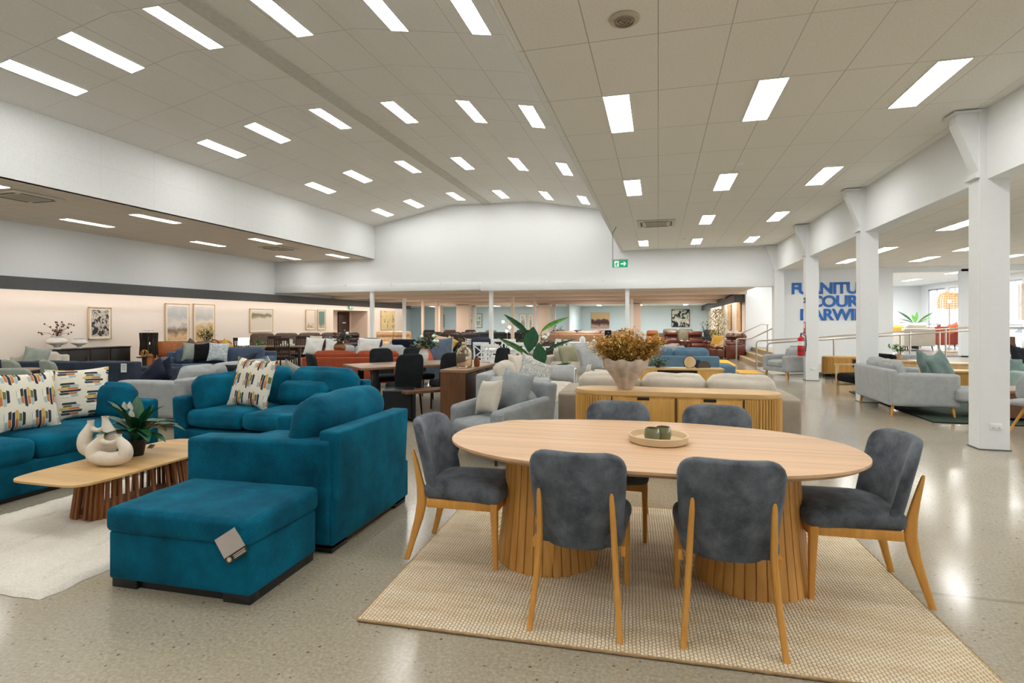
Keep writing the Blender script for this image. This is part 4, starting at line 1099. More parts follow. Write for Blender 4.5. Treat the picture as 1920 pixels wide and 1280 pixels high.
def art(kind):
    """generic painted surfaces: soft abstract bands, leaves and blots"""
    if kind in ARTC: return ARTC[kind]
    m,t,b=nt('painting_'+kind); b.inputs['Roughness'].default_value=.8
    v=coord(t); s=N(t,'ShaderNodeSeparateXYZ'); L(t,v,s.inputs[0])
    P={'bw':([(0,(24,22,20)),(.44,(48,44,40)),(.52,(214,206,192)),(.62,(120,112,100)),(.75,(30,28,26)),(1,(226,218,204))],8,.0),
       'shore':([(0,(190,150,92)),(.25,(214,184,140)),(.38,(120,104,88)),(.48,(214,206,196)),(.62,(176,180,178)),(1,(222,220,212))],2.2,.9),
       'dune':([(0,(186,154,100)),(.45,(206,178,132)),(.52,(226,218,206)),(.6,(190,188,180)),(1,(228,226,220))],2,.95),
       'beach':([(0,(220,212,196)),(.55,(214,206,190)),(.62,(150,138,104)),(.68,(126,118,90)),(.74,(210,206,196)),(1,(204,206,204))],1.6,1.1),
       'shrub':([(0,(122,84,58)),(.28,(160,128,100)),(.45,(226,214,200)),(1,(214,218,214))],7,.7),
       'sea':([(0,(176,140,106)),(.3,(206,180,150)),(.42,(110,140,132)),(1,(92,134,132))],4,.8),
       'gold':([(0,(226,196,140)),(.42,(206,186,132)),(.56,(216,202,150)),(.62,(70,50,34)),(.68,(226,200,150)),(1,(232,214,172))],2.4,.15),
       'leaf':([(0,(218,222,212)),(.46,(208,214,204)),(.56,(134,144,116)),(.64,(96,112,98)),(.7,(214,220,212)),(1,(226,228,222))],2.8,.05),
       'hills':([(0,(150,110,98)),(.26,(196,160,146)),(.4,(66,44,42)),(.52,(94,62,52)),(.58,(214,180,136)),(1,(220,188,146))],2.2,.9),
       'floral':([(0,(24,34,58)),(.45,(28,36,60)),(.5,(196,196,174)),(.6,(222,214,204)),(.68,(128,146,120)),(.76,(28,36,60)),(1,(20,28,50))],3.2,.05),
       'sand':([(0,(196,160,110)),(.5,(214,180,130)),(.6,(160,122,78)),(1,(224,196,150))],16,.0),
       'grass':([(0,(150,148,132)),(.3,(206,204,196)),(.5,(150,136,112)),(.6,(214,214,208)),(1,(220,222,218))],5,.5)}[kind]
    n=N(t,'ShaderNodeTexNoise',Scale=float(P[1]),Detail=5.,Roughness=.55,Distortion=.8); L(t,v,n.inputs['Vector'])
    z=mathn(t,'ADD',mathn(t,'MULTIPLY',s.outputs[2],P[2]),.5)
    f=mathn(t,'ADD',mathn(t,'MULTIPLY',n.outputs[0],1-min(.72,P[2]*.7)),mathn(t,'MULTIPLY',z,min(.72,P[2]*.7)))
    L(t,ramp(t,f,[(p,srgb(*c)) for p,c in P[0]]),b.inputs['Base Color']); ARTC[kind]=m; return m
def picture(label,loc,rz,w,h,kind,frame=BLONDE,mat=True,mw=.06,fw=.025):
    r=thing('framed_picture',label,'picture',loc,rz)
    mb=MB()
    for s in(-1,1): mb.bb(min(s*w/2,s*(w/2-fw)),max(s*w/2,s*(w/2-fw)),-.035,0,-h/2,h/2); mb.bb(-w/2,w/2,-.035,0,min(s*h/2,s*(h/2-fw)),max(s*h/2,s*(h/2-fw)))
    mb.build('frame',frame,r,smooth=0)
    if mat: MB().bb(-w/2+fw,w/2-fw,-.018,-.004,-h/2+fw,h/2-fw).build('mount',plain('ivory_mount',srgb(232,226,214),.8),r,smooth=0)
    k=fw+(mw if mat else 0)
    MB().bb(-w/2+k,w/2-k,-.024,-.010,-h/2+k,h/2-k).build('painting',art(kind),r,smooth=0); return r
def bunch(name,label,loc,mats,R_=.25,H=.35,n=90,lw=.05,ll=.09,stem=.02,up=.5,seed=1,cat='plant',flowers=None,rz=0,sq=1,z0=0,potm=None):
    r=thing(name,label,cat,loc,rz); rnd=random.Random(seed)
    if z0>.05: MB().lathe([(min(R_*.42,.16)*.75,0),(min(R_*.42,.16),z0),(min(R_*.42,.16)*.9,z0),(min(R_*.42,.16)*.85,z0-.03),(.002,z0-.03)],n=20).build('pot',potm or BLACKP,r)
    st=MB(); mbs=[MB() for _ in mats]; tips=[]
    for k in range(max(8,n//7)):
        a=rnd.uniform(0,6.28); rr=R_*math.sqrt(rnd.random()); z=H*(up+(1-up)*rnd.random())*(1-.3*(rr/R_)**2)
        tip=Vector((rr*math.cos(a),rr*math.sin(a)*sq,z0+z)); st.tube([(0,0,z0-.04),tip*.5+Vector((0,0,.1*H)),tip],.0035,4); tips.append(tip)
    for k in range(n):
        tp=rnd.choice(tips); q=rnd.uniform(.45,1); p=Vector((tp.x*q,tp.y*q,z0+(tp.z-z0)*q))+Vector((rnd.gauss(0,R_*.10),rnd.gauss(0,R_*.10),rnd.gauss(0,H*.05)))
        d=Vector((rnd.gauss(0,1)+p.x*2,rnd.gauss(0,1)+p.y*2,rnd.uniform(-.3,1)))
        mbs[k%len(mats)].leaf(p,d,ll*rnd.uniform(.6,1.2),lw*rnd.uniform(.7,1.2),.6,3,fold=.2)
    st.build('stems',STEMB,r)
    for m_,mm in zip(mbs,mats): m_.build('foliage',mm,r,smooth=60)
    if flowers:
        nf,fm,fr=flowers
        for k in range(nf):
            tp=rnd.choice(tips); MB().sphere((tp.x*1.05,tp.y*1.05,tp.z+fr*.4),fr,.8,8,5).build('flower',fm,r)
    return r
def big_leaves(label,loc,specs,potr=.16,poth=.3,potm=None,name='potted_plant'):
    r=thing(name,label,'potted plant',loc)
    MB().lathe([(potr*.75,0),(potr,poth),(potr*.9,poth),(potr*.85,poth-.03),(.002,poth-.03)],n=24).build('pot',potm or BLACKP,r)
    for (x,y,z,dx,dy,dz,ln,w,mm) in specs:
        f=MB().tube([(0,0,poth-.04),(x*.35,y*.35,z*.6),(x,y,z)],[.012,.009,.006],6).build('stem',STEMG,r)
        MB().leaf((x,y,z),(dx,dy,dz),ln*1.06,w*1.1,.5,9,fold=.22,side=(cA,sA,.0)).build('leaf',mm,f,smooth=60)
    return r

# ------------------------------------------------------------------ behind the dining table
# sideboard with rounded tambour ends
sbx=thing('sideboard','golden oak sideboard with rounded ribbed ends behind the dining table','sideboard',(.165,5.93,0),2.0)
W,D,h=2.04,.46,.79
def pill(w,d,n=12):
    r=d/2*.98; p=[]
    for k in range(n+1):
        a=-math.pi/2+math.pi*k/n; p.append((w/2-r+r*math.cos(a),r*math.sin(a)))
    for k in range(n+1):
        a=math.pi/2+math.pi*k/n; p.append((-w/2+r+r*math.cos(a),r*math.sin(a)))
    return p
MB().prism(pill(W,D,16),h-.045,h,.004).build('top_board',OAKT,sbx)
MB().prism(pill(W-.02,D-.02,16),.08,h-.045).build('carcass',OAKY,sbx)
MB().prism(pill(W-.12,D-.12,10),.0,.08).build('plinth',BLACKP,sbx)
for s in(-1,1):
    mb=MB(); 
    pts=[(s*(W/2-.39)+s*.021*k,-D/2) for k in range(1,7)]+[(s*(W/2-D/2+math.sin(a)*D/2),-math.cos(a)*D/2) for a in [math.pi*k/26 for k in range(0,27)]]
    for x,y in pts: mb.tube([(x,y+.004,.10),(x,y+.004,h-.05)],.0105,6)
    mb.build('tambour_door',OAKY,sbx,smooth=0)
for s in(-1,1):
    for z0,z1 in((.46,.72),(.12,.42)):
        x0,x1=(s*.02,s*.62); x0,x1=min(x0,x1),max(x0,x1)
        dd=MB().bb(x0,x1,-D/2-.004,-D/2+.012,z0,z1,.002).build('drawer',OAKY,sbx)
        MB().bb((x0+x1)/2-.06,(x0+x1)/2+.06,-D/2-.006,-D/2+.01,z1-.016,z1+.012).build('finger_pull',BLACKP,dd,smooth=0)
    MB().bb(s*.635-.006,s*.635+.006,-D/2-.002,-D/2+.01,.1,.735).build('divider_gap',DARKW,sbx,smooth=0)
MB().bb(-.006,.006,-D/2-.001,-D/2+.01,.1,.735).build('divider_gap',DARKW,sbx,smooth=0)
MB().bb(-.64,.64,-D/2-.001,-D/2+.01,.432,.442).build('divider_gap',DARKW,sbx,smooth=0)
# scalloped vase with dried flowers
vx_,vy_=-.335,5.88
va=thing('scalloped_vase','chalky plaster vase with a fluted flared body on the sideboard','vase',(vx_,vy_,.79))
n=72; prof_=[(.075,0),(.085,.02),(.12,.10),(.17,.17),(.215,.235),(.225,.29),(.225,.315)]
vs=[];fs=[]
for inner in(0,1):
    pr=prof_ if not inner else [(q[0]*.86,q[1]) for q in reversed(prof_)]
    for (r_,z) in pr:
        for k in range(n):
            a=2*math.pi*k/n; fl=1+.085*(z/.315)**.8*(abs(math.cos(4*a+.4))**.7*2-1); zz=z+(.012*math.cos(8*a+.8) if z>.28 else 0)+(.01 if inner and z<.05 else 0)
            vs.append((r_*fl*math.cos(a),r_*fl*math.sin(a),zz))
k2=len(prof_)*2
for i in range(k2-1):
    for k in range(n): fs.append((i*n+k,i*n+(k+1)%n,(i+1)*n+(k+1)%n,(i+1)*n+k))
fs.append(list(reversed(range(n)))); fs.append([(k2-1)*n+k for k in range(n)])
mb=MB(); mb.add(vs,fs); mb.build('body',PLAST,va,smooth=60)
fl=thing('dried_flowers','golden brown dried flower bouquet spreading from the plaster vase','flowers',(vx_,vy_,.79)); rnd=random.Random(11)
mbs=[MB(),MB(),MB()]; st=MB()
for k in range(105):
    a=rnd.uniform(0,6.283); sp=math.sqrt(rnd.random()); ex=.41*sp*math.cos(a); ey=.25*sp*math.sin(a)
    zt=.34+.27*(1-.55*sp**2)*rnd.uniform(.5,1.1)
    if sp>.55: zt=.40+.13*rnd.random()
    if k%5==0: zt+=.05; 
    p0=Vector((ex*.18,ey*.18,.22)); p2=Vector((ex,ey,zt)); st.tube([p0,(p0+p2)/2+Vector((0,0,.03)),p2],.003,4)
    mi=0 if k%3 else (1 if k%2 else 2); 
    for j in range(64):
        q=min(1.03,.34+.70*(j/64)**.8); c=p0.lerp(p2,q)+Vector((rnd.gauss(0,.022),rnd.gauss(0,.022),rnd.gauss(0,.018)))
        d=Vector((rnd.gauss(0,1)+ex,rnd.gauss(0,1),rnd.uniform(-.4,1.2)))
        mbs[(mi if rnd.random()<.75 else rnd.randrange(3))].leaf(c,d,rnd.uniform(.022,.036),rnd.uniform(.018,.028),.3,2,fold=.4)
st.build('stems',STEMB,fl)
for m_,mm in zip(mbs,(DRYG,DRYB,plain('dried_yellow_flower',srgb(214,168,72),.8,vary=.2))): m_.build('florets',mm,fl,smooth=0)

# cream sofa whose back faces the viewer, beyond the sideboard
sofa('long cream linen sofa with its back to the viewer behind the oak sideboard',(.16,6.93,0),181.5,2.66,.98,STONEF,.44,.66,.67,.22,3,3,None,.05,ct=.89,bt=.16,cushm=CREAM,tilt=8,sd=7,wr=.014,puff=.07)
# grey armchair
ac=sofa('light grey upholstered armchair with low sloping arms beside the round side table',(-1.72,5.93,0),-32,.80,.86,GREYF,.42,.80,.56,.11,1,1,'wood',.17,ct=.72,bt=.12,cat='armchair',name='armchair',legm=BLACKP,lean=.16,arm_slope=.10,cushm=GREYF,sd=17,front=.06)
tag_card(ac,(.40,-.36,.50),70,(.06,.09),10,plain('tag_blue_grey',srgb(168,180,196),.6))
cushion('grey square back cushion on the light grey armchair',(-1.66,5.99,.46),-32,-18,.50,GREYF,.17,6,seed=4)
cushion('cream linen cushion in front of the grey one on the light grey armchair',(-1.86,5.78,.47),-38,-20,(.42,.40),CREAM,.15,-7,seed=6)
round_table('round wooden side table between the dining table and the light grey armchair',(-1.30,5.20,0),.22,.50,OAKT,OAKY)
# roll arm sofa R1
s1=sofa('pale grey roll arm sofa with white piping left of the oak sideboard',(-1.93,8.42,0),90,2.55,1.02,LIGHTG,.46,.78,.66,.30,3,3,None,.04,ct=.92,bt=.2,roll=True,cushm=CREAM,sd=21,tilt=14)
cushion('white and grey text print cushion on the pale roll arm sofa',(-1.72,7.42,.50),38,-20,.54,fabric('script_print_fabric',srgb(196,196,190),.3,40,120,.4,.1,c2=srgb(140,142,140)),.16,24,seed=7)
cushion('cream cushion behind the text print cushion on the pale roll arm sofa',(-2.02,8.15,.52),80,-16,.50,CREAM,.16,3,seed=9)
s2=sofa('cream roll arm loveseat behind the broad leaved plant',(-1.62,11.4,0),80,1.7,1.0,CREAM,.46,.82,.66,.26,2,2,None,.04,ct=.98,bt=.2,roll=True,sd=25,tilt=14)
cushion('grey blue linen cushion on the cream roll arm loveseat',(-1.20,10.62,.55),38,-16,.56,LIGHTG,.17,-8,seed=12)
cushion('olive beige cushion leaning left of the grey blue one on the loveseat',(-1.64,10.75,.55),55,-20,.52,fabric('olive_linen',srgb(160,156,130),.1,6,240,.3,.1),.16,0,seed=13)
G1,G2,G3=LEAFG,LEAFL,LEAFY
def LV(px,py,dpx,dpy,ln,w,mm,dep=0):
    """leaf of the broad plant: base and direction given in the plant's own frontal plane"""
    x=(px-1022)*.0101; z=1.5-(py-603)*.0101
    return (x*cA-dep*sA,x*sA+dep*cA,z,dpx*cA,dpx*sA,dpy,ln,w,mm)
big_leaves('tall broad leaved banana style plant rising behind the pale roll arm sofa',(-2.15,10.25,0),[
  LV(998,632,-.75,1.0,.62,.15,G1),LV(1000,672,-.85,.85,.72,.17,G3,-.15),LV(1005,700,-.8,.75,.5,.13,G2,-.3),LV(997,660,.12,1,.46,.26,G1,-.15),LV(1018,690,-.05,1,.46,.24,G1,-.2),
  LV(1020,622,.85,.75,.58,.16,G2,-.05),LV(1024,662,.85,.65,.66,.15,G1,-.1),LV(1030,694,.9,.62,.46,.20,G1,-.35),LV(1000,690,-.9,.45,.5,.08,G1,-.05),LV(994,688,-.4,.5,.20,.14,G2,-.2)],.17,.32)

# ------------------------------------------------------------------ walnut table group
sb2=thing('sideboard','dark walnut cabinet with solid end panel carrying the amber bottle','sideboard',(-2.95,8.40,0),0)
MB().bb(-.22,.22,-.76,.76,.735,.78,.003).build('top_board',WALNT,sb2)
MB().bb(-.215,.18,-.755,-.72,0,.735).build('end_panel',WALN,sb2); MB().bb(-.215,.18,.72,.755,0,.735).build('end_panel',WALN,sb2)
MB().bb(-.21,.17,-.72,.72,.08,.735).build('carcass',WALN,sb2)
for k in range(3): 
    q=MB().bb(.17,.19,-.71+.475*k,-.245+.475*k,.10,.72,.002).build('door',DARKW,sb2); MB().bb(.19,.2,-.27+.475*k,-.255+.475*k,.35,.5).build('handle',BLACKP,q)
AMB=glass('amber_glass',(.97,.88,.74),.03,.97)
r=thing('glass_bottle','large pale amber glass demijohn on the dark walnut cabinet','bottle',(-2.95,8.10,.781))
MB().lathe([(.09,0),(.118,.01),(.125,.05),(.125,.22),(.105,.28),(.06,.32),(.04,.34),(.038,.385),(.046,.40),(.038,.40),(.033,.345),(.055,.312),(.10,.27),(.119,.21),(.119,.05),(.1,.012),(.002,.012)],n=36).build('glass_wall',AMB,r)
r=thing('glass_vase','small dark amber glass vase right of the large demijohn','vase',(-2.80,8.28,.781))
MB().lathe([(.03,0),(.045,.01),(.048,.08),(.035,.14),(.022,.16),(.026,.18),(.022,.18),(.018,.16),(.031,.138),(.044,.08),(.04,.014),(.002,.014)],n=28).build('glass_wall',glass('dark_amber_glass',(.5,.27,.1),.03,.9),r)
u=(.669,.743); vv_=(-.743,.669); cx_,cy_=-4.16,9.02
tw=table('long walnut topped dining table on black frame legs in the middle of the hall',(cx_,cy_,0),48,2.4,1.02,.76,WALNT,BLACKP,'frame')
tc=tall_chair('charcoal upholstered chair at the near left side of the walnut table, back to the viewer')
def tp(s,q): return (cx_+u[0]*s+vv_[0]*q, cy_+u[1]*s+vv_[1]*q,0)
place(tc,tp(-.55,-.72),-132)
for s,q,a,l in((.22,-.72,-132,'charcoal upholstered chair at the near right side of the walnut table, back to the viewer'),
  (-.32,.80,48,'charcoal upholstered chair at the far left side of the walnut table'),
  (.36,.80,48,'charcoal upholstered chair at the far right side of the walnut table, by the white vase'),
  (-1.60,0,138,'charcoal upholstered chair at the left head of the walnut table'),
  (1.55,0,-42,'charcoal upholstered chair at the right head of the walnut table by the demijohn')):
    dup(tc,tp(s,q),a,l)
x,y,_=tp(.15,.1)
r=thing('faceted_vase','white faceted vase standing on the walnut dining table','vase',(x,y,.761))
MB().lathe([(.05,0),(.085,.07),(.095,.15),(.06,.23),(.04,.25),(.04,.26),(.03,.26)],n=9).build('body',plain('white_porcelain',srgb(226,228,228),.4),r,smooth=0)
bunch('leaf_bouquet','leafy green bouquet with pale blossoms in the white faceted vase',(x,y,1.0),[LEAFY,LEAFB],.29,.34,190,.055,.10,.02,.35,5,'plant',(4,PETAL,.035))
r=thing('ottoman','black cube ottoman behind the teal snuggler chair','ottoman',(-3.87,7.72,0),20)
MB().soft((0,0,.24),(.46,.46,.42),.02).build('body',BLACKL,r); MB().soft((0,0,.44),(.47,.47,.06),.025,(0,0,.01)).build('pad',BLACKL,r)
for sx in(-1,1):
    for sy in(-1,1): MB().cyl((sx*.18,sy*.18,0),(sx*.18,sy*.18,.04),.02).build('foot',BLACKP,r)
r=thing('bench','walnut topped bench with black legs beside the black cube ottoman','bench',(-3.40,7.88,0),48)
MB().bb(-.50,.50,-.17,.17,.42,.46,.003).build('seat_board',WALN,r)
for s in(-1,1):
    mb=MB(); mb.box((s*.36,-.12,.21),(.05,.05,.42)); mb.box((s*.36,.12,.21),(.05,.05,.42)); mb.box((s*.36,0,.02),(.05,.26,.04)); mb.build('leg_frame',BLACKP,r)
# ------------------------------------------------------------------ left area
tr=slat_chair  # alias
def bucket(label,loc,rz,mat,leg=BLACKP,H=.84,W=.52,group=None,name='dining_chair',cat='chair'):
    r=thing(name,label,cat,loc,rz,group)
    MB().soft((0,-.02,.44),(W-.04,.46,.12),.05,(0,0,.02),n=6).build('seat',mat,r)
    cr=corner_round(W,H-.38,.12,.06)
    def f(v):
        q=cr(v); z=min(1,max(0,(q.z+(H-.38)/2)/(H-.38))); return Vector((q.x,q.y+.09*z-.10*(q.x/(W/2))**2,q.z))
    MB().soft((0,.20,.38+(H-.38)/2),(W,.07,H-.38),.034,(0,.01,0),n=8,fn=f).build('backrest',mat,r)
    for sx in(-1,1):
        for sy in(-1,1): MB().tube([(sx*.21,sy*.2,0),(sx*.17,sy*.16,.40)],[.011,.018],8).build('leg',leg,r)
    return r
bucket('sage grey upholstered chair cut by the left picture edge',(-8.35,5.35,0),-150,SAGEG,H=.90,W=.58)
c2=bucket('sage grey upholstered chair, left of the pair before the navy sofa',(-9.36,6.2,0),-200,SAGEG,H=.93)
dup(c2,(-8.74,6.3,0),-205,'sage grey upholstered chair, right of the pair before the navy sofa')
round_table('round walnut pedestal table by the sage grey chairs',(-10.0,6.3,0),.42,.74,WALNT,BLACKP,'dining_table')
nb_=bucket('navy tub chair with a white price tag near the left wall',(-11.7,7.55,0),-205,NAVY,H=.80,W=.62,name='tub_chair')
tag_card(nb_,(.02,.37,.66),0,(.11,.13))
x,y=at(66,11.6); pa=sofa('pale linen armchair near the left wall before the black console',(x-.1,y+.2,0),60,1.0,.9,CREAM,.44,.76,.58,.16,1,1,'wood',ct=.84,cat='armchair',name='armchair',sd=40)
cushion('sage velvet cushion on the pale linen armchair near the left wall',(x,y-.05,.52),45,-22,.46,SAGEG,.15,10,seed=31)
nv=sofa('dark navy fabric sofa with its back to the viewer and a white price tag',(-10.0,7.62,0),194,2.3,.92,NAVY,.44,.80,.58,.2,2,2,'wood',ct=.80,sd=44,legm=DARKW)
tag_card(nv,(-.97,.48,.70),180,(.10,.15))
sofa('navy fabric armchair right of the navy sofa',(-9.35,8.75,0),170,1.05,.9,NAVY,.44,.62,.62,.2,1,1,'wood',ct=.66,cat='armchair',name='armchair',sd=46,legm=DARKW)
gs=sofa('light grey fabric sofa seen side on behind the long teal sofa',(-6.98,7.22,0),-86,2.3,1.12,LIGHTG,.46,.70,.66,.2,3,3,'wood',.16,ct=.86,bt=.18,sd=50,legm=OAKY,tilt=16,wr=.01)
cushion('left one of two dark navy cushions on the light grey sofa',(-7.52,6.50,.52),-30,-32,.46,NAVYD,.15,30,seed=33)
cushion('right one of two dark navy cushions on the light grey sofa',(-7.30,6.62,.52),8,-32,.46,NAVYD,.15,-34,seed=34)
cushion('dark navy cushion lying at the far end of the light grey sofa',(-7.35,8.15,.60),-70,-50,.48,NAVYD,.15,12,seed=35)
bs=sofa('black fabric sofa with a white price card behind the teal sofa',(-5.55,6.62,0),182,1.35,.92,BLACKF,.42,.68,.55,.16,2,2,'block',ct=.72,sd=54,tilt=10)
tag_card(bs,(.52,.48,.66),180,(.10,.15))
cushion('round shouldered charcoal cushion on the black fabric sofa',(-5.75,6.72,.50),175,-26,.46,CHARC,.17,8,seed=36)
cushion('mint linen cushion on the black fabric sofa',(-5.38,6.85,.52),150,-22,.46,MINTF,.15,26,seed=37,pipe=WHITEF)
cushion('sage velvet cushion overlapping the mint one on the black fabric sofa',(-5.12,6.75,.52),200,-22,.44,SAGEG,.15,-28,seed=38)
# blue sofa with its group of cushions
bl=sofa('slate blue fabric sofa facing the viewer by the left wall area',(-10.55,11.2,0),28,2.55,1.0,fabric('slate_blue_fabric',srgb(76,90,112),.15,7,220,.3,.25),.44,.74,.62,.24,2,2,'wood',ct=.86,sd=58)
for k,(dx,dy,a,ry,mm,l) in enumerate(((-.62,.10,40,4,SAGEG,'sage green cushion at the left of the slate blue sofa'),(-.36,.02,20,-6,BLACKF,'black cushion between the sage and white ones on the slate blue sofa'),(-.02,-.06,26,3,fabric('white_blue_check',srgb(206,212,212),.2,18,120,.3,.1,c2=srgb(150,166,172)),'white and blue checked cushion on the slate blue sofa'))):
    c,s_=math.cos(R(28)),math.sin(R(28)); cushion(l,(-10.55+dx*c-dy*s_,11.2+dx*s_+dy*c,.52),a,-18,.48,mm,.15,ry,seed=60+k)
sofa('tan leather sofa standing near the left wall under the tall pictures',(-13.9,13.8,0),44,2.5,.95,TANL,.42,.72,.56,.2,2,2,'wood',ct=.90,sd=62)
cushion('plum cushion on the tan leather sofa',(-13.9,13.5,.55),44,-20,.44,TAUPEB,.14,40,seed=64)
cushion('mustard cushion on the tan leather sofa',(-13.2,14.1,.55),44,-20,.42,YELLF,.14,42,seed=65)
# black console with bowls
k_=thing('console_cabinet','long black console cabinet against the left wall','cabinet',(-15.3,11.5,0),90)
MB().bb(-1.2,1.2,-.22,.22,.75,.78,.003).build('top_board',BLACKW,k_); MB().bb(-1.18,1.18,-.20,.21,.1,.75).build('carcass',BLACKW,k_)
for i in range(4):
    q=MB().bb(-1.16+.58*i,-.60+.58*i,-.215,-.20,.13,.73,.003).build('door',plain('black_stained_oak',srgb(28,25,24),.5),k_); MB().bb(-.66+.58*i,-.65+.58*i,-.225,-.215,.4,.55).build('handle',BRASS,q)
for sx in(-1,1):
    for sy in(-1,1): MB().cyl((sx*1.1,sy*.16,0),(sx*1.1,sy*.16,.1),.02).build('leg',BLACKP,k_)
def bowl(label,loc,s):
    r=thing('footed_bowl',label,'vase',loc)
    MB().lathe([(.09*s,0),(.06*s,.05*s),(.10*s,.10*s),(.24*s,.17*s),(.25*s,.20*s),(.22*s,.26*s),(.13*s,.32*s),(.15*s,.36*s),(.12*s,.36*s),(.10*s,.32*s)],n=32).build('body',plain('white_glazed_ceramic',srgb(224,220,212),.4),r); return r
bowl('larger white footed bowl vase holding red berries on the black console',(-15.25,10.75,.781),.95)
bowl('smaller white footed bowl vase on the black console',(-15.25,11.32,.781),.75)
bb_=thing('berry_branches','dark red berry branches in the larger white bowl vase','flowers',(-15.25,10.75,1.05)); rnd=random.Random(5); st=MB(); be=MB()
for k in range(34):
    a=rnd.uniform(0,6.28); rr=rnd.uniform(.05,.42); p=Vector((rr*math.cos(a)*.5,rr*math.sin(a),.12+.34*rnd.random())); st.tube([(0,0,0),p*.5+Vector((0,0,.08)),p],.003,4); be.sphere(p,.022,1,7,5)
st.build('branches',STEMB,bb_); be.build('berries',plain('dark_red_berry',srgb(96,34,26),.5),bb_)
# black gauze lamp
x,y=-14.6,12.85
lp=thing('floor_lamp','black gauze shade lamp with a glowing bulb on thin white legs','lamp',(x,y,0))
SHB=plain('black_gauze',srgb(30,26,24),.8); GAUZE=plain('sheer_black_gauze',srgb(28,24,22),.9); GAUZE.node_tree.nodes['Principled BSDF'].inputs['Alpha'].default_value=.72
mb=MB(); n=28
for i in range(n):
    a=2*math.pi*i/n; ex=math.copysign(abs(math.cos(a))**.7,math.cos(a)); ey=math.copysign(abs(math.sin(a))**.7,math.sin(a))
    mb.tube([(.21*ex,.21*ey,.52),(.19*ex,.19*ey,.85),(.205*ex,.205*ey,1.17)],.0135,4)
for z in (.52,.6,.7,.8,.9,1.0,1.1,1.17):
    mb.tube([(.2*math.copysign(abs(math.cos(2*math.pi*k/28))**.7,math.cos(2*math.pi*k/28)),.2*math.copysign(abs(math.sin(2*math.pi*k/28))**.7,math.sin(2*math.pi*k/28)),z) for k in range(29)],.006,4)
mb.build('shade_frame',SHB,lp); MB().lathe([(.20,.52),(.185,.85),(.195,1.17)],n=28).build('lamp_shade',GAUZE,lp)
for a in(.8,2.4,4,5.5): MB().tube([(.2*math.cos(a),.2*math.sin(a),0),(.18*math.cos(a),.18*math.sin(a),1.24)],.009,6).build('leg',WHITEP,lp)
MB().tube([(-.18,0,1.24),(.18,0,1.24)],.008,6).build('top_bar',WHITEP,lp)
MB().sphere((0,0,.86),.04).build('bulb',emit('warm_bulb',(1,.6,.25),30),lp); MB().cyl((0,0,.86),(0,0,1.24),.006).build('cord',BLACKP,lp)
r=thing('gold_ornament','small golden knot ornament on the floor side of the black console','ornament',(-13.9,12.1,.52)); mb=MB()
for k in range(3):
    a=k*1.05; mb.tube([(.09*math.cos(a)*math.cos(q),.09*math.sin(a)*math.cos(q),.10+.09*math.sin(q)) for q in [2*math.pi*j/16 for j in range(17)]],.01,6)
mb.build('rings',BRASS,r)
round_table('small black drum table under the golden ornament',(-13.9,12.1,0),.2,.52,BLACKW,BLACKW)
# console with plant and lamps behind the blue sofa
x,y=at(425,14.75); cs=table('dark narrow console table behind the slate blue sofa',(x,y,0),26,1.9,.36,.80,WALN,DARKW,'four','console_table')
x,y=at(386,14.6); bunch('potted_plant','upright green potted plant on the dark console table',(x,y,.801),[LEAFG,LEAFY],.30,.42,150,.045,.09,.02,.4,8,'potted plant',sq=.5,z0=.18,potm=SAGEG)
x,y=at(402,14.55); r=thing('hoop_ornament','black and white hoop ornament beside the plant on the dark console','ornament',(x,y,.801),26)
MB().tube([(.10*math.cos(q),0,.11+.11*math.sin(q)) for q in [-.9+(math.pi+1.8)*j/20 for j in range(21)]],.012,6).build('hoop',BLACKP,r); MB().soft((0,0,.045),(.19,.06,.09),.02).build('block',BLACKP,r)
x,y=at(457,14.9); r=thing('table_lamp','glowing cream shade table lamp on the dark console table','lamp',(x,y,.801))
MB().lathe([(.07,0),(.07,.015),(.015,.03),(.015,.1)],n=20).build('base',BRASS,r); MB().lathe([(.14,.06),(.14,.26)],n=28).build('lamp_shade',emit('warm_shade',(1,.80,.52),1.1),r)
# slat chairs and table
x,y=at(515,16.7); th=18; tx,ty_=x,y
table('dark stained dining table with slatted back chairs around it',(x,y,0),th,1.9,.95,.76,plain('dark_tabletop_gloss',srgb(92,70,54),.2),DARKW)
sc_=slat_chair('dark slat back chair at the near left of the dark dining table',DARKW,1.04,False,BLACKL,'dark slat back chairs')
def tq(s,q): return (tx+math.cos(R(th))*s-math.sin(R(th))*q,ty_+math.sin(R(th))*s+math.cos(R(th))*q,0)
place(sc_,tq(-.60,-.68),198)
for s,q,a,l in((.55,-.68,198,'dark slat back chair at the near right of the dark dining table'),(-.35,.66,18,'dark slat back chair at the far left of the dark dining table'),(.55,.66,18,'dark slat back chair at the far right of the dark dining table'),(1.3,-.1,-75,'dark slat back chair at the right head of the dark dining table')):
    dup(sc_,tq(s,q),a,l)
x,y,_=tq(.35,.1); r=thing('serving_tray','cream tray with two white canisters on the dark dining table','tray',(x,y,.761),18); MB().bb(-.19,.19,-.11,.11,0,.06,.01).build('tray_body',plain('cream_tray',srgb(206,198,180),.6),r)
for s in(-1,1):
    q=thing('canister','%s white canister in the cream tray on the dark dining table'%('left' if s<0 else 'right'),'canister',(x+s*.085,y+s*.03,.822)); MB().lathe([(.06,0),(.065,.12),(.05,.13)],n=16).build('body',plain('white_canister',srgb(214,220,216),.4),q); MB().lathe([(.055,.13),(.05,.15),(.01,.155)],n=16).build('lid',plain('green_lid',srgb(150,166,152),.4),q)
x,y=at(560,21.2); sofa('long brown taupe sofa with high back cushions along the left wall',(x,y,0),40,3.9,1.0,TAUPEB,.45,.8,.6,.25,4,4,'wood',ct=1.06,bt=.2,sd=70)
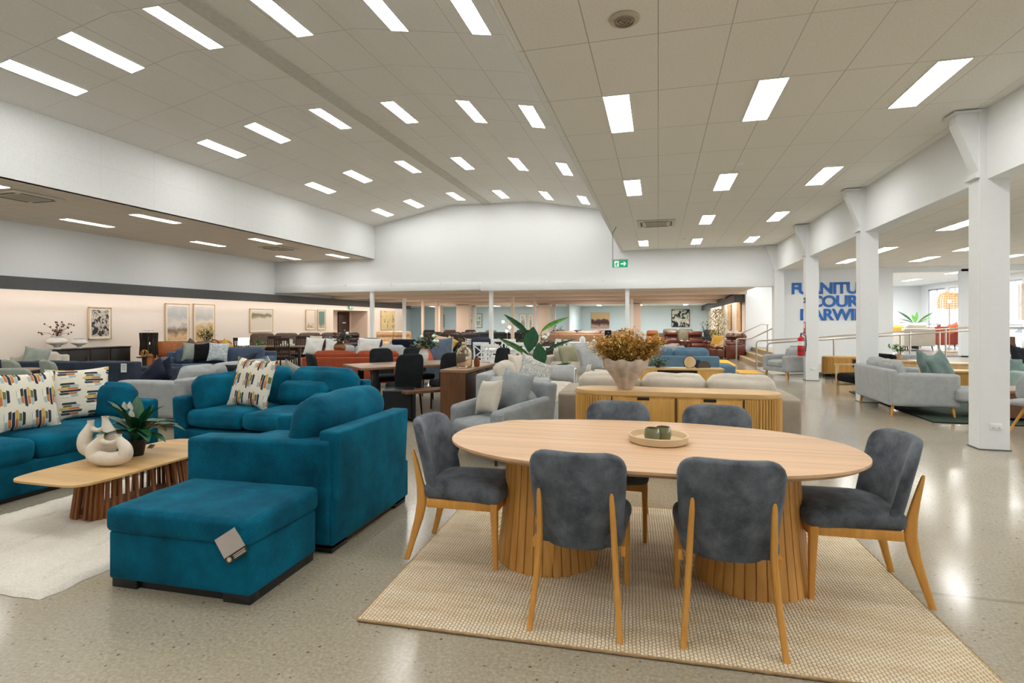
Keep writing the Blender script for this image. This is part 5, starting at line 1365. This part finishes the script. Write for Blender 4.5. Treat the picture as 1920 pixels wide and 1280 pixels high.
x,y=at(592,20.3); cushion('cream cushion on the brown taupe sofa',(x,y,.55),40,-18,.45,CREAM,.15,3,seed=71)
x,y=at(482,18.5); round_table('small dark round table left of the slat back chairs',(x,y,0),.25,.6,DARKW,DARKW); bunch('potted_plant','yellow green tuft plant between the slat back chairs',(x,y,.60),[LEAFL,LEAFY],.28,.34,90,.05,.1,.02,.4,12,'potted plant')
# orange sofa, pale sofa
sofa('rust orange fabric sofa with its back to the viewer',(-6.72,11.35,0),195,2.35,.98,ORANGE,.44,.70,.60,.2,2,2,'wood',ct=.84,sd=74)
ps=sofa('pale grey sofa with plump cushions facing the rust orange sofa',(-7.85,13.6,0),16,2.5,.95,LIGHTG,.46,.76,.6,.2,3,3,'wood',ct=.84,sd=76)
x,y=at(585,14.4); cushion('left white cushion on the pale grey sofa',(x,y,.62),16,-24,.50,WHITEF,.17,4,seed=77)
x,y=at(626,14.5); cushion('middle white cushion on the pale grey sofa left of the bronze vase',(x,y,.60),16,-24,.52,WHITEF,.17,-4,seed=78)
x,y=at(690,14.6); cushion('right white cushion on the pale grey sofa',(x,y,.64),16,-24,(.62,.46),WHITEF,.17,2,seed=79)
x,y=at(637,13.4); round_table('small round table between the rust orange and pale grey sofas',(x,y,0),.24,.74,WALNT,DARKW)
r=thing('bronze_vase','round bronze vase between the rust orange and pale grey sofas','vase',(x,y,.74)); MB().lathe([(.06,0),(.12,.04),(.15,.12),(.13,.2),(.07,.25),(.075,.27),(.06,.27)],n=28).build('body',plain('aged_bronze',srgb(140,100,60),.4,.6),r)
bunch('leaf_bouquet','plum and blue green bouquet in the bronze vase',(x,y,1.0),[LEAFD,LEAFD,LEAFB],.32,.33,240,.05,.085,.02,.3,14,'plant',(3,PETAL,.03))
# ------------------------------------------------------------------ recliners and sofas of the middle and rear halls
def rec(px,Dp,rz,mat,label,**k):
    x,y=at(px,Dp); return recliner(label,(x,y,0),rz,mat,**k)
a=rec(703,17.3,196,NAVYL,'navy leather recliner with a price card, back to the viewer, left of the leafy bouquet',W=1.0,H=1.02,fold=False); tag_card(a,(.36,.52,.86),180,(.10,.16))
a=rec(766,17.2,190,NAVYD,'dark navy recliner with a price card, back to the viewer, behind the leafy bouquet',W=1.1,H=.98,fold=False); tag_card(a,(.40,.52,.84),180,(.12,.16))
rec(736,26.0,20,CREAML,'cream leather recliner sofa by the left wall under the golden painting',n=2,W=2.0,H=1.06,cat='sofa')
a=rec(660,25.8,30,DBROWNL,'dark brown leather recliner with a white tag before the dark door',W=1.0,H=1.0); tag_card(a,(-.2,-.3,.95),0,(.14,.16))
x,y=at(862,15); 
rec(850,25.0,190,DBROWNL,'long dark brown leather recliner sofa, back to the viewer, left of the slim post',n=3,W=2.9,H=1.06,cat='sofa',fold=False)
x,y=at(836,13.1); sofa('blue grey weave loveseat behind the walnut dining table',(x,y,0),150,1.35,.9,BLUEG,.44,.68,.6,.18,2,2,'wood',ct=.78,sd=80)
x,y=at(826,12.4); cushion('large blue grey cushion with a white fringed edge behind the walnut table',(x,y,.50),12,-8,.64,BLUEG,.2,-4,seed=81,pipe=WHITEF)
x,y=at(797,12.3); cushion('coral cushion leaning left of the large blue grey cushion',(x,y,.58),20,-30,.42,CORAL,.14,8,seed=82)
x,y=at(832,18.8); sofa('small dark sofa with cream and mustard cushions in the middle hall',(x,y+.2,0),10,1.5,.9,CHARC,.44,.74,.6,.18,2,2,'wood',ct=.82,sd=83)
x,y=at(820,18.4); cushion('cream cushion on the small dark sofa',(x,y,.60),10,-18,.46,PEACH,.15,12,seed=84)
x,y=at(838,18.35); cushion('mustard cushion on the small dark sofa',(x,y,.60),-5,-18,.42,YELLF,.14,30,seed=85)
x,y=at(868,15.5); bunch('potted_plant','round bushy green plant behind the demijohn',(x,y,.0),[LEAFY,LEAFG],.32,1.0,150,.05,.09,.02,.75,21,'potted plant',z0=.1)
a=rec(901,17.9,200,NAVY,'navy fabric recliner with a tilted price card behind the white dining set',W=.95,H=1.02,fold=False); tag_card(a,(.40,.50,.86),200,(.22,.2))
# white dining set
x,y=at(962,15.0); table('white painted dining table of the cross back chairs',(x,y,0),20,1.7,.9,.77,WHITEP,WHITEP)
wc=slat_chair('white cross back chair nearest the demijohn',WHITEP,.98,True,None,'white cross back chairs')
x,y=at(921,12.9); place(wc,(x,y,0),190)
for px,Dp,a_,l in((909,14.1,175,'white cross back chair just behind the nearest one'),(934,16.3,10,'white cross back chair, left of the two at the far side of the white table'),(955,16.15,20,'white cross back chair, right of the two at the far side of the white table'),(966,14.0,205,'white cross back chair behind the broad leaved plant'),(1031,16.3,-60,'white cross back chair right of the broad leaved plant, left of two'),(1047,15.6,-60,'white cross back chair right of the broad leaved plant, right of two')):
    x,y=at(px,Dp); dup(wc,(x,y,0),a_,l)
x,y=at(1020,16.6); round_table('small white round table with white hydrangeas',(x,y,0),.3,.74,WHITEP,WHITEP); bunch('leaf_bouquet','white hydrangea bouquet on the small white round table',(x,y,.74),[LEAFD,LEAFY],.22,.45,70,.05,.08,.02,.4,24,'plant',(9,PETAL,.075))
# brass sputnik lamp
x,y=at(951,22); r=thing('floor_lamp','brass branching lamp with small glowing globes in the rear hall','lamp',(x,y,0))
MB().lathe([(.16,0),(.16,.02),(.012,.03),(.012,1.2)],n=16).build('pole',BRASS,r)
for q,(dx,z) in enumerate(((-.17,1.50),(.10,1.28),(-.02,1.12),(.02,1.62),(.14,1.42))):
    b_=MB().cyl((0,0,1.18),(dx,0,z),.007).build('arm',BRASS,r); MB().sphere((dx,0,z),.06 if q<3 else .035).build('globe',emit('warm_globe',(1,.75,.45),5) if q<3 else BRASS,b_)
# rows far behind
far=[(808,30,190,CHARC,.95,'charcoal'),(848,30.,185,BROWNL,1.0,'brown leather'),(886,30,185,DBROWNL,.95,'dark brown leather'),(924,30,185,OLIVEL,.95,'olive grey leather'),(985,30,185,BLACKL,1.2,'black leather'),
     (1052,29.4,186,BLACKL,.9,'black leather'),(1086,29.5,183,NAVYL,.9,'navy leather'),(1124,29.5,180,BROWNL,1.0,'brown leather'),(1171,30,185,DBROWNL,1.1,'dark brown leather'),(1330,30.5,180,NAVYL,1.0,'navy leather')]
nm=['behind the leaf bouquet','behind the left post','left of the slim white post','right of the slim white post','behind the big leaves','left of the hill painting','just left of the hill painting','below the hill painting','beside the right slim post','left of the ficus tree']
for (px,Dp,a_,mm,W_,c),l in zip(far,nm): rec(px,Dp,a_,mm,'%s recliner far back %s, back to the viewer'%(c,l),W=W_,H=1.08,fold=False)
x,y=at(940,27.5); sofa('long dark grey sofa in the rear hall behind the slim white post',(x,y,0),188,3.4,.95,CHARC,.45,.8,.6,.2,3,3,'block',ct=.98,sd=90)
x,y=at(1105,26.2); sofa('long beige leather sectional with its back to the viewer in the rear hall',(x,y,0),180,3.9,.95,BEIGEL,.45,.92,.7,.22,3,3,'block',ct=1.06,sd=92)
x,y=at(1065,20.0); sofa('dark brown low sofa before the beige leather sectional',(x,y,0),185,2.3,.95,DBROWNL,.42,.66,.6,.22,2,2,'block',ct=.78,sd=93)
x,y=at(1040,28.1); bunch('potted_plant','dark green plant left of the recliners under the hill painting',(x,y,0),[LEAFG],.35,1.6,90,.08,.14,.02,.6,27,'potted plant',z0=.2)
x,y=at(978,21.5); bunch('potted_plant','low green plant in front of the rear hall sofas',(x,y,0),[LEAFG,LEAFY],.5,1.05,150,.08,.12,.02,.6,28,'potted plant',z0=.2)
x,y=at(1140,22.5); r=thing('table_lamp','black block shade lamp on a thin stand before the beige sectional','lamp',(x,y,0)); MB().lathe([(.14,0),(.14,.02),(.01,.03),(.01,.85)],n=16).build('stand',BLACKP,r); MB().soft((0,0,.98),(.26,.2,.34),.03).build('lamp_shade',NAVYD,r)
x,y=at(1087,16.6); r=thing('console_cabinet','white painted cabinet with a fretwork door left of the dried flowers','cabinet',(x,y,0),15)
MB().bb(-.42,.42,-.2,.2,.84,.88,.004).build('top_board',WHITEP,r); MB().bb(-.38,.38,-.18,.18,.08,.84).build('carcass',WHITEP,r)
q=MB().bb(-.34,.34,-.19,-.18,.14,.80,.003).build('door',WHITEP,r); mb=MB()
for k in range(3): mb.tube([(.12*math.cos(a_)+(-.2+.2*k),-.195,.47+.12*math.sin(a_)) for a_ in [2*math.pi*j/16 for j in range(17)]],.012,5)
mb.build('fretwork',plain('fret_grey',srgb(206,208,208),.5),q)
for sx in(-1,1): MB().bb(sx*.34-.03,sx*.34+.03,-.17,.17,0,.08).build('foot',WHITEP,r)
x,y=at(1092,16.5); r=thing('lidded_jar','white lidded jar on the white fretwork cabinet','jar',(x,y,.88)); MB().lathe([(.05,0),(.09,.03),(.09,.12),(.06,.14)],n=18).build('body',WHITEP,r); MB().lathe([(.07,.14),(.05,.17),(.012,.18),(.015,.2)],n=18).build('lid',WHITEP,r)
x,y=at(1150,16.0); bunch('leaf_bouquet','white blossom bunch just behind the dried flowers',(x-.6,y,.70),[PETAL,LEAFY],.2,.25,60,.05,.06,.02,.4,30,'plant',(5,PETAL,.05)); round_table('small pale round table behind the dried flowers',(x-.6,y,0),.26,.70,WHITEP,WHITEP)
x,y=at(1080,14.3); sofa('mint grey armchair behind the cream loveseat',(x,y,0),30,.8,.8,MINTF,.44,.78,.6,.16,1,1,'wood',ct=.86,cat='armchair',name='armchair',sd=95)
# blue corner sofa, oak unit
bs2=sofa('denim blue sofa with its back to the viewer beyond the oak media unit',(-.05,14.45,0),181,2.95,1.0,BLUE,.44,.66,.56,.22,3,3,'block',.05,ct=.86,bt=.2,sd=97,legm=BLACKP)
MB().soft((-1.62,.02,.25),(.42,1.0,.38),.05,(0,0,.02)).build('chaise',BLUE,bs2)
x,y=at(1120,14.3); cushion('pale blue cushion at the left end of the denim blue sofa',(x,y+.1,.5),181,-20,.44,fabric('pale_blue_fabric',srgb(128,166,202),.1,6,220,.3,.2),.15,0,seed=98)
mu=thing('media_unit','low golden oak media unit with an open dark niche beyond the cream sofa','cabinet',(.42,12.42,0),4)
MB().bb(-.92,.92,-.2,.2,.46,.50,.003).build('top_board',OAKT,mu)
for x0,x1 in((-.9,-.45),(.38,.9)): q=MB().bb(x0,x1,-.19,.19,.08,.46).build('cupboard',OAKY,mu)
MB().bb(-.45,.38,-.02,.19,.08,.46).build('niche_back',DARKW,mu); MB().bb(-.45,.38,-.19,.0,.08,.12).build('niche_shelf',OAKY,mu)
for s in(-1,1): MB().bb(s*.8-.03,s*.8+.03,-.15,.15,0,.08).build('foot',BLACKP,mu)
bunch('potted_plant','blue green eucalyptus bunch on the oak media unit',(-.0,12.35,.50),[LEAFB,LEAFB,LEAFY],.30,.30,230,.045,.06,.02,.3,33,'potted plant')
r=thing('round_plaque','round blonde wood plaque with a black rim on the oak media unit','ornament',(.66,12.38,.50),10)
MB().lathe([(.001,-.01),(.125,-.01),(.125,.01),(.001,.01)],n=32,M=Matrix.Translation((0,0,.13))@Matrix.Rotation(R(90),4,'X')).build('disc',BLONDE,r)
MB().tube([(.13*math.cos(q),0,.13+.13*math.sin(q)) for q in [2*math.pi*j/32 for j in range(33)]],.011,6).build('rim',BLACKP,r)
r=thing('arched_plaque','small dark half round mesh plaque right of the round one on the media unit','ornament',(.95,12.36,.50),10)
mb=MB(); pts=[(.13*math.cos(q),.02+.13*math.sin(q)) for q in [math.pi*j/20 for j in range(21)]]
mb.prism(pts,-.008,.008,M=Matrix.Rotation(R(90),4,'X')); mb.build('mesh_panel',plain('dark_mesh',srgb(82,70,58),.7),r); MB().tube([(a_,0,b_) for a_,b_ in pts]+[(.13,0,.02)],.009,6).build('rim',BLACKP,r)
r=thing('dark_disc','small dark blue disc between the two plaques on the media unit','ornament',(.82,12.48,.50),10); MB().lathe([(.001,-.008),(.09,-.008),(.09,.008),(.001,.008)],n=28,M=Matrix.Translation((0,0,.09))@Matrix.Rotation(R(90),4,'X')).build('disc',NAVYL,r)
x,y=at(1256,18.6); sofa('small pale grey armchair behind the denim blue sofa',(x,y,0),182,.9,.85,LIGHTG,.44,.70,.6,.15,1,1,'wood',ct=.72,cat='armchair',name='armchair',sd=101)
# brown recliners
rec(1261,24.2,8,BROWNL,'brown leather recliner armchair, left of two facing the viewer',W=.94,H=1.1)
rec(1306,24.0,4,BROWNL,'brown leather recliner armchair, right of two facing the viewer',W=.94,H=1.1)
rec(1362,22.4,-62,BROWNL,'brown leather recliner sofa end by the stairs',n=2,W=1.5,H=1.05,cat='sofa')
x,y=at(1341,22.1); cushion('mustard cushion on the brown recliner sofa',(x,y,.52),-30,-18,.46,YELLF,.15,8,seed=103)
x,y=at(1350,21.95); cushion('peach cushion on the brown recliner sofa',(x,y,.50),-20,-30,.46,PEACH,.15,-10,seed=104)
x,y=at(1272,29.0); sofa('olive grey leather sofa behind the two brown recliners',(x,y,0),4,2.0,.95,OLIVEL,.45,.9,.6,.22,2,2,'block',ct=1.12,sd=106)
rec(1226,26.2,10,TANL,'tan leather recliner behind the dried flowers at the right post',W=.9,H=1.1)
x,y=at(1206,25.0); a=bucket('pale silver lounge chair left of the tan recliner',(x,y,0),60,LIGHTG,H=1.05,W=.7,name='lounge_chair')
x,y=at(1346,26.4); fi=thing('ficus_tree','bushy ficus tree with yellow light painted on its leaves, by the warm lit wall','potted tree',(x,y,0)); rnd=random.Random(9)
MB().lathe([(.16,0),(.2,.35),(.18,.35),(.17,.3),(.002,.3)],n=20).build('pot',BLACKP,fi); tr_=MB().tube([(0,0,.3),(.03,0,.9),(0,.02,1.6)],[.03,.025,.012],8)
lf=[MB(),MB()]
for k in range(1100):
    z=rnd.uniform(.75,2.15); R_=.52*math.sin(math.pi*min(1,max(.05,(z-.55)/1.75)))**.7; a_=rnd.uniform(0,6.28); q=R_*math.sqrt(rnd.random())
    lf[k%2].leaf((q*math.cos(a_),q*math.sin(a_),z),(math.cos(a_),math.sin(a_),rnd.uniform(-.8,.4)),.10,.05,.5,2,fold=.2)
for k in range(14):
    a_=k*1.9; tr_.tube([(0,0,.8+.08*k),(.3*math.cos(a_),.3*math.sin(a_),1.0+.08*k)],.006,4)
tr_.build('trunk',STEMB,fi); lf[0].build('foliage',plain('leaf_yellow_lit',srgb(164,158,78),.5,vary=.2),fi,smooth=60); lf[1].build('foliage',plain('leaf_pale_yellow_lit',srgb(204,186,110),.5,vary=.2),fi,smooth=60)  # warm light on the foliage is put into its yellow leaf colours
x,y=at(1327,27.5); bunch('potted_plant','dark green plant left of the ficus tree',(x,y,0),[LEAFG],.35,1.65,120,.08,.12,.02,.7,35,'potted plant',z0=.2)

# ------------------------------------------------------------------ right showroom
rs=sofa('light grey fabric sofa with round back cushions between the two nearest columns',(4.02,10.66,0),90,1.52,.98,LIGHTG,.44,.74,.68,.16,2,2,'wood',.17,ct=.88,bt=.16,sd=110,legm=BEECH,lean=.05,tilt=14,wr=.008)
MB().soft((-.55,-.75,.36),(.55,.7,.2),.06,(0,0,.03)).build('chaise',LIGHTG,rs)
cushion('sea green cushion at the rear on the light grey sofa between the columns',(4.40,10.70,.55),55,-16,.48,GREENF,.15,12,seed=111)
cushion('sea green cushion in front on the light grey sofa between the columns',(4.50,10.28,.55),40,-18,.48,GREENF,.15,-20,seed=112)
r=thing('green_rug','dark green woven rug in the right showroom','rug',(6.05,11.3,0),0); MB().bb(-2.1,2.1,-1.85,1.85,.001,.012,.004).build('woven_field',fabric('green_rug_weave',srgb(66,80,70),.25,5,120,.6,.1),r); MB().tube([(-2.1,-1.85,.008),(2.1,-1.85,.008),(2.1,1.85,.008),(-2.1,1.85,.008),(-2.1,-1.85,.008)],.008,5).build('bound_edge',BLACKF,r)
table('walnut waterfall coffee table on the green rug at the right edge',(5.45,10.25,.013),0,1.0,.85,.45,WALNT,WALN,'box','coffee_table','coffee table')
# shell chair
sh_=thing('shell_chair','grey upholstered shell chair with splayed beech legs at the right picture edge','chair',(4.80,8.62,0),-55)
def shf(v):
    a=v.x/.29; z=v.z; return Vector((v.x*(1-.1*z),v.y-.16*a*a+.16*max(0,z),z+.0))
MB().soft((0,.20,.62),(.58,.05,.40),.024,(0,.01,0),n=9,fn=lambda v: shf(corner_round(.58,.40,.16,.10)(v))).build('shell_back',SAGEG if False else LIGHTG,sh_)
MB().soft((0,-.02,.44),(.50,.46,.07),.034,(0,0,.012),n=6).build('seat_pad',LIGHTG,sh_)
MB().lathe([(.05,.33),(.05,.40)],n=16).build('hub',plain('white_hub',srgb(206,206,204),.5),sh_)
for sx in(-1,1):
    for sy in(-1,1): MB().tube([(sx*.25,sy*.24,0),(sx*.10,sy*.10,.40)],[.013,.02],10).build('leg',BEECH,sh_)
x0_=6.9
x,y=at(1898,10.45); cushion('sea green cushion on the pale sofa at the right picture edge',(x,y,.48),10,-30,(.60,.36),GREENF,.16,4,seed=116)
x,y=at(1917,10.75); cushion('charcoal cushion behind the sea green one at the right picture edge',(x,y,.60),20,-18,.44,CHARC,.15,12,seed=117)
sofa('pale mint sofa beyond the nearest column at the right picture edge',(7.45,13.0,0),14,2.1,.95,MINTF,.44,.66,.56,.18,2,2,'wood',ct=.78,cat='sofa',sd=118)
x,y=at(1678,14.0); sofa('dark grey armchair behind the light grey sofa between the columns',(x+.2,y,0),200,.9,.85,GREYF,.44,.68,.58,.16,1,1,'wood',ct=.68,cat='armchair',name='armchair',sd=119)
x,y=at(1722,12.2); table('tall pale timber box table holding a small plant, by the ramp',(x,y+.3,0),0,.75,.5,.62,BLONDE,BLONDE,'box','side_table')
x,y=at(1690,12.6); bunch('potted_plant','small green leafy plant in a pink clay pot by the ramp',(x,y+.15,.621),[LEAFL,LEAFY],.2,.30,80,.045,.09,.02,.4,37,'potted plant',z0=.12,potm=plain('pink_clay',srgb(206,168,140),.8))
round_table('small round table under the pink clay pot by the ramp',(x,y+.15,0),.2,.62,BLONDE,BLONDE)
x,y=at(1785,11.6); table('golden oak two drawer box table on the green rug',(x,y,.013),0,.8,.5,.46,OAKT,OAKY,'box','side_table')
x,y=at(1805,13.0); table('low blonde wood table behind the golden oak box table',(x,y,.0),0,.8,.5,.52,BLONDE,BLONDE,'box','side_table')
# ribbed round cabinet by the ramp
rc=thing('media_unit','ribbed golden oak media unit with rounded ends before the ramp','cabinet',(4.98,16.2,0),0)
MB().prism(pill(1.5,.44,14),.55,.59,.003).build('top_board',OAKT,rc); MB().prism(pill(1.46,.40,14),.14,.55).build('carcass',OAKY,rc)
mb=MB()
for x_,y_ in [(-.75+.22-math.sin(a_)*.22,-math.cos(a_)*.22) for a_ in [math.pi*k/20 for k in range(21)]]+[(-.53+.02*k,-.22) for k in range(1,20)]: mb.tube([(x_,y_+.005,.15),(x_,y_+.005,.545)],.011,6)
mb.build('tambour_door',OAKY,rc,smooth=0); MB().bb(-.1,.5,-.215,-.19,.32,.52).build('niche',DARKW,rc)
for sx in(-1,1):
    for sy in(-1,1): MB().tube([(sx*.5,sy*.14,0),(sx*.45,sy*.1,.16)],[.013,.022],8).build('leg',WALN,rc)
# timber framed black chair
tf=thing('lounge_chair','black upholstered lounge chair with a pale timber frame by the second column','chair',(4.0,12.5,0),-75)
for s in(-1,1):
    mb=MB(); mb.box((s*.33,-.32,.31),(.03,.06,.62),.004); mb.box((s*.33,.34,.29),(.03,.06,.58),.004); mb.box((s*.33,0,.61),(.03,.74,.035),.004); mb.box((s*.33,0,.20),(.03,.7,.05),.004)
    fr=mb.build('side_frame',BLONDE,tf)
    for z_ in(.2,.32): MB().sphere((s*.347,-.32,z_),.008).build('bolt',DGREY,fr)
MB().soft((0,-.02,.36),(.62,.68,.16),.05,(0,0,.03),n=6).build('seat_cushion',BLACKF,tf)
MB().soft((0,.30,.62),(.62,.15,.50),.05,(0,.03,0),n=6,M=rotm('X',-16,(0,.3,.4))).build('back_cushion',BLACKF,tf)
# grey armchair by column three
ga=sofa('pale grey armchair with round arms standing before the ramp foot',(3.36,16.12,0),-62,.92,.86,LIGHTG,.45,.84,.60,.17,1,1,'wood',.18,ct=.80,bt=.13,cat='armchair',name='armchair',sd=121,lean=.22,legm=BEECH)
r=thing('black_bench','long low black cabinet along the ramp behind the ribbed media unit','cabinet',(5.2,16.72,0)); MB().bb(-.8,.8,-.1,.1,.28,.5,.003).build('upper_box',BLACKW,r); MB().bb(-.8,.8,-.1,.1,.0,.08).build('plinth',BLACKW,r); MB().bb(-.79,.79,-.09,.09,.08,.28).build('middle_shelf',WHITEP,r)
# ------------------------------------------------------------------ raised showroom
MZ=.471
def mz(px,Dp): x,y=at(px,Dp); return x,y
x,y=mz(1709,19.6); sofa('cream armchair with its back turned in the raised showroom',(x,y,MZ),190,1.05,.95,CREAM,.44,.80,.62,.16,1,1,'wood',.17,ct=.98,cat='armchair',name='armchair',sd=130,legm=WALN)
x,y=mz(1684,20.6); sofa('mustard armchair peeking out beside the sign wall in the raised showroom',(x-.1,y,MZ),160,.9,.9,YELLF,.44,.85,.62,.16,1,1,'wood',.17,ct=.9,cat='armchair',name='armchair',sd=131,legm=WALN)
x,y=mz(1775,21.2); rsf=sofa('brick red sofa near the street windows in the raised showroom',(x,y,MZ),200,1.6,.95,REDB,.44,.84,.8,.18,2,2,'wood',.15,ct=.92,sd=133,legm=WALN)
x,y=mz(1788,20.75); cushion('coral and white cushion on the brick red sofa, right one',(x,y,MZ+.58),200,-14,.42,CORAL,.14,20,seed=134)
x,y=mz(1772,20.85); cushion('white cushion on the brick red sofa, left one',(x,y,MZ+.58),200,-14,.42,WHITEF,.14,10,seed=135)
x,y=mz(1716,20.9)
sp=[]
for k,(dx,dz,ln,mm) in enumerate(((-.8,.9,.7,LEAFG),(-1,.5,.6,LEAFG),(.9,.9,.75,LEAFY),(1,.6,.7,LEAFL),(-.9,.2,.5,LEAFG),(.9,.3,.6,LEAFG),(.1,1,.4,LEAFL),(-.2,.9,.3,LEAFL),(.6,.2,.5,LEAFY))): sp.append((dx*.12*cA,dx*.12*sA,1.0,dx*cA,dx*sA,dz,ln,.12,mm))
big_leaves('arching green strap leaf plant in the raised showroom',(x,y,MZ),sp,.16,.4)
x,y=mz(1780,18.4)
r=thing('floor_lamp','glowing rattan dome lamp on a slim stand at the edge of the raised showroom','lamp',(x,y,MZ))
MB().lathe([(.22,0),(.22,.04),(.012,.05),(.012,1.65)],n=24).build('stand',BLONDE,r)
mb=MB(); n=26
RT_=emit('lit_rattan',(1,.66,.34),.16,srgb(222,178,120)); 
for k in range(n):
    a_=2*math.pi*k/n; mb.tube([(.31*math.cos(a_),.31*math.sin(a_),1.48),(.31*math.cos(a_),.31*math.sin(a_),1.80),(.24*math.cos(a_),.24*math.sin(a_),1.97),(.06*math.cos(a_),.06*math.sin(a_),2.04)],.013,4)
for z_,q in((1.48,.315),(1.56,.315),(1.64,.315),(1.72,.315),(1.8,.312),(1.88,.285),(1.95,.25),(2.0,.16)): mb.tube([(q*math.cos(t_),q*math.sin(t_),z_) for t_ in [2*math.pi*j/26 for j in range(27)]],.012,4)
mb.build('rattan_shade',RT_,r); MB().sphere((0,0,1.72),.06).build('bulb',emit('warm_bulb2',(1,.8,.5),5),r)
x,y=mz(1884,18.8); r=thing('stool','walnut block stool by the street window','stool',(x,y,MZ)); MB().bb(-.22,.2,-.2,.2,.16,.52,.005).build('seat_box',WALN,r)
for s in(-1,1): MB().bb(s*.17-.03,s*.17+.03,-.18,.18,0,.16).build('leg_panel',WALN,r)
x,y=mz(1921,16.5); r=thing('woven_hanging','woven rattan panel hanging near the street window','wall hanging',(x,y,1.55),0); mb=MB()
for k in range(9): mb.tube([(-.14+.035*k,0,0),(-.14+.035*k,0,1.1)],.010,4)
for k in range(28): mb.tube([(-.15,.0,.02+.04*k),(.15,0,.02+.04*k)],.009,4)
mb.build('weave',BLONDE,r); MB().cyl((0,0,1.1),(0,0,1.64),.006).build('cord',BLACKP,r)
x,y=12.02,27.0
r=thing('window_blind','white slatted blind in the narrow street window','blind',(11.96,26.95,.9),0); mb=MB()
for k in range(46): mb.bb(-.012,.012,-.43,.43,.02+.045*k,.045+.045*k)
mb.build('slats',WHITEP,r); MB().bb(-.02,.02,-.45,.45,2.07,2.12).build('head_rail',WHITEP,r)
# parked cars outside the street windows
def car(label,loc,rz,mat):
    r=thing('parked_car',label,'car',loc,rz)
    pr=[(-2.1,.35),(-2.1,.75),(-1.7,.92),(-1.2,.98),(-.75,1.42),(.7,1.45),(1.35,1.02),(2.0,.9),(2.15,.6),(2.12,.35)]
    mb=MB(); mb.prism([(a_,b_) for a_,b_ in pr],-.85,.85,.03,M=Matrix.Rotation(R(90),4,'X')); mb.build('body',mat,r,smooth=30)
    MB().prism([(-1.1,1.0),(-.72,1.37),(.64,1.39),(1.2,1.03)],-.86,.86,M=Matrix.Rotation(R(90),4,'X')).build('side_windows',plain('car_glass',srgb(70,90,110),.15),r)
    for sx in(-1.3,1.35):
        for sy in(-.78,.78): MB().lathe([(.05,-.1),(.3,-.1),(.32,-.06),(.32,.06),(.3,.1),(.05,.1)],n=20,M=Matrix.Translation((sx,sy,.32))@Matrix.Rotation(R(90),4,'X')).build('wheel',BLACKP,r)
    return r
car('white parked car outside the street window',(17.5,30.5,-.05),95,plain('white_car_paint',srgb(230,234,238),.3))
car('silver parked car farther left outside the street windows',(19.5,38,-.05),80,plain('silver_car_paint',srgb(170,186,204),.3,.3))
for k,(x,y) in enumerate(((24,36),(26,44),(22,31))): bunch('street_tree',['green street tree seen through the widest street window','green street tree farther off outside','green street tree right outside the last street window'][k],(x,y,-.05),[LEAFY,LEAFL],2.2,5.5,700,.3,.45,.1,.45,50+k,'tree')

# ------------------------------------------------------------------ pictures
def wallX(px0,py0,px1,py1,X=-15.78):
    c0=(px0-960)/1023.; c1=(px1-960)/1023.; D0=X/(c0*cA-sA); D1=X/(c1*cA-sA)
    y0=(c0*sA+cA)*D0; y1=(c1*sA+cA)*D1; zt=(1.5-(py0-603)*D0/1023.); zb=1.5-(py1-603)*D1/1023.
    return (X,(y0+y1)/2,(zt+zb)/2),y1-y0,zt-zb
for b_,k,l in(((165,575,208,635),'bw','black and white botanical photograph in a blonde frame over the black console'),
  ((309,568,354,641),'shore','tall beach landscape in a blonde frame, left of the tall pair'),((362,569,402,641),'dune','tall pale dune landscape in a blonde frame, right of the tall pair'),
  ((468,578,511,622),'beach','square pale beach print in a blonde frame over the dark dining table'),((573,580,590,618),'shrub','narrow shrub print, left of the narrow pair'),((595,580,610,618),'sea','narrow green sea print, right of the narrow pair')):
    loc,w_,h_=wallX(*b_); picture(l,loc,90,w_,h_,k)
loc,w_,h_=wallX(714,582,739,618); picture('golden abstract canvas on the left wall beyond the dark door',loc,90,w_,h_,'gold',BLONDE,False)
def wallY(px0,py0,px1,py1,Y):
    c0=(px0-960)/1023.; c1=(px1-960)/1023.; D0=Y/(c0*sA+cA); D1=Y/(c1*sA+cA)
    x0=(c0*cA-sA)*D0; x1=(c1*cA-sA)*D1; zt=1.5-(py0-603)*D0/1023.; zb=1.5-(py1-603)*D1/1023.
    return ((x0+x1)/2,Y,(zt+zb)/2),x1-x0,zt-zb
for b_,k,l,f,mt in(((825,590,833,613),'leaf','narrow pale leaf print on the rear wall at the left',BLACKP,True),((880,588,904,614),'leaf','wide pale leaf print with a thin dark frame on the rear wall',BLACKP,True),
  ((974,588,987,628),'grass','tall grass print, left of two behind the big leaves',BLONDE,True),((990,588,1000,628),'grass','tall grass print, right of two behind the big leaves',BLONDE,True),
  ((1108,586,1143,616),'hills','brown hill landscape canvas on the rear wall',BLONDE,False),((1259,580,1293,613),'floral','dark blue painting with pale foliage on the rear wall',BLACKP,False)):
    loc,w_,h_=wallY(*b_,41.97); picture(l,loc,0,w_,h_,k,f,mt,.1,.03)
picture('sandy textured panel on the warm wall beside the stairs',(3.42,25.6,1.72),-90,1.1,1.25,'sand',BLONDE,False)
picture('second sandy textured panel farther along the warm wall by the stairs',(3.42,28.9,1.72),-90,1.1,1.25,'sand',BLONDE,False)
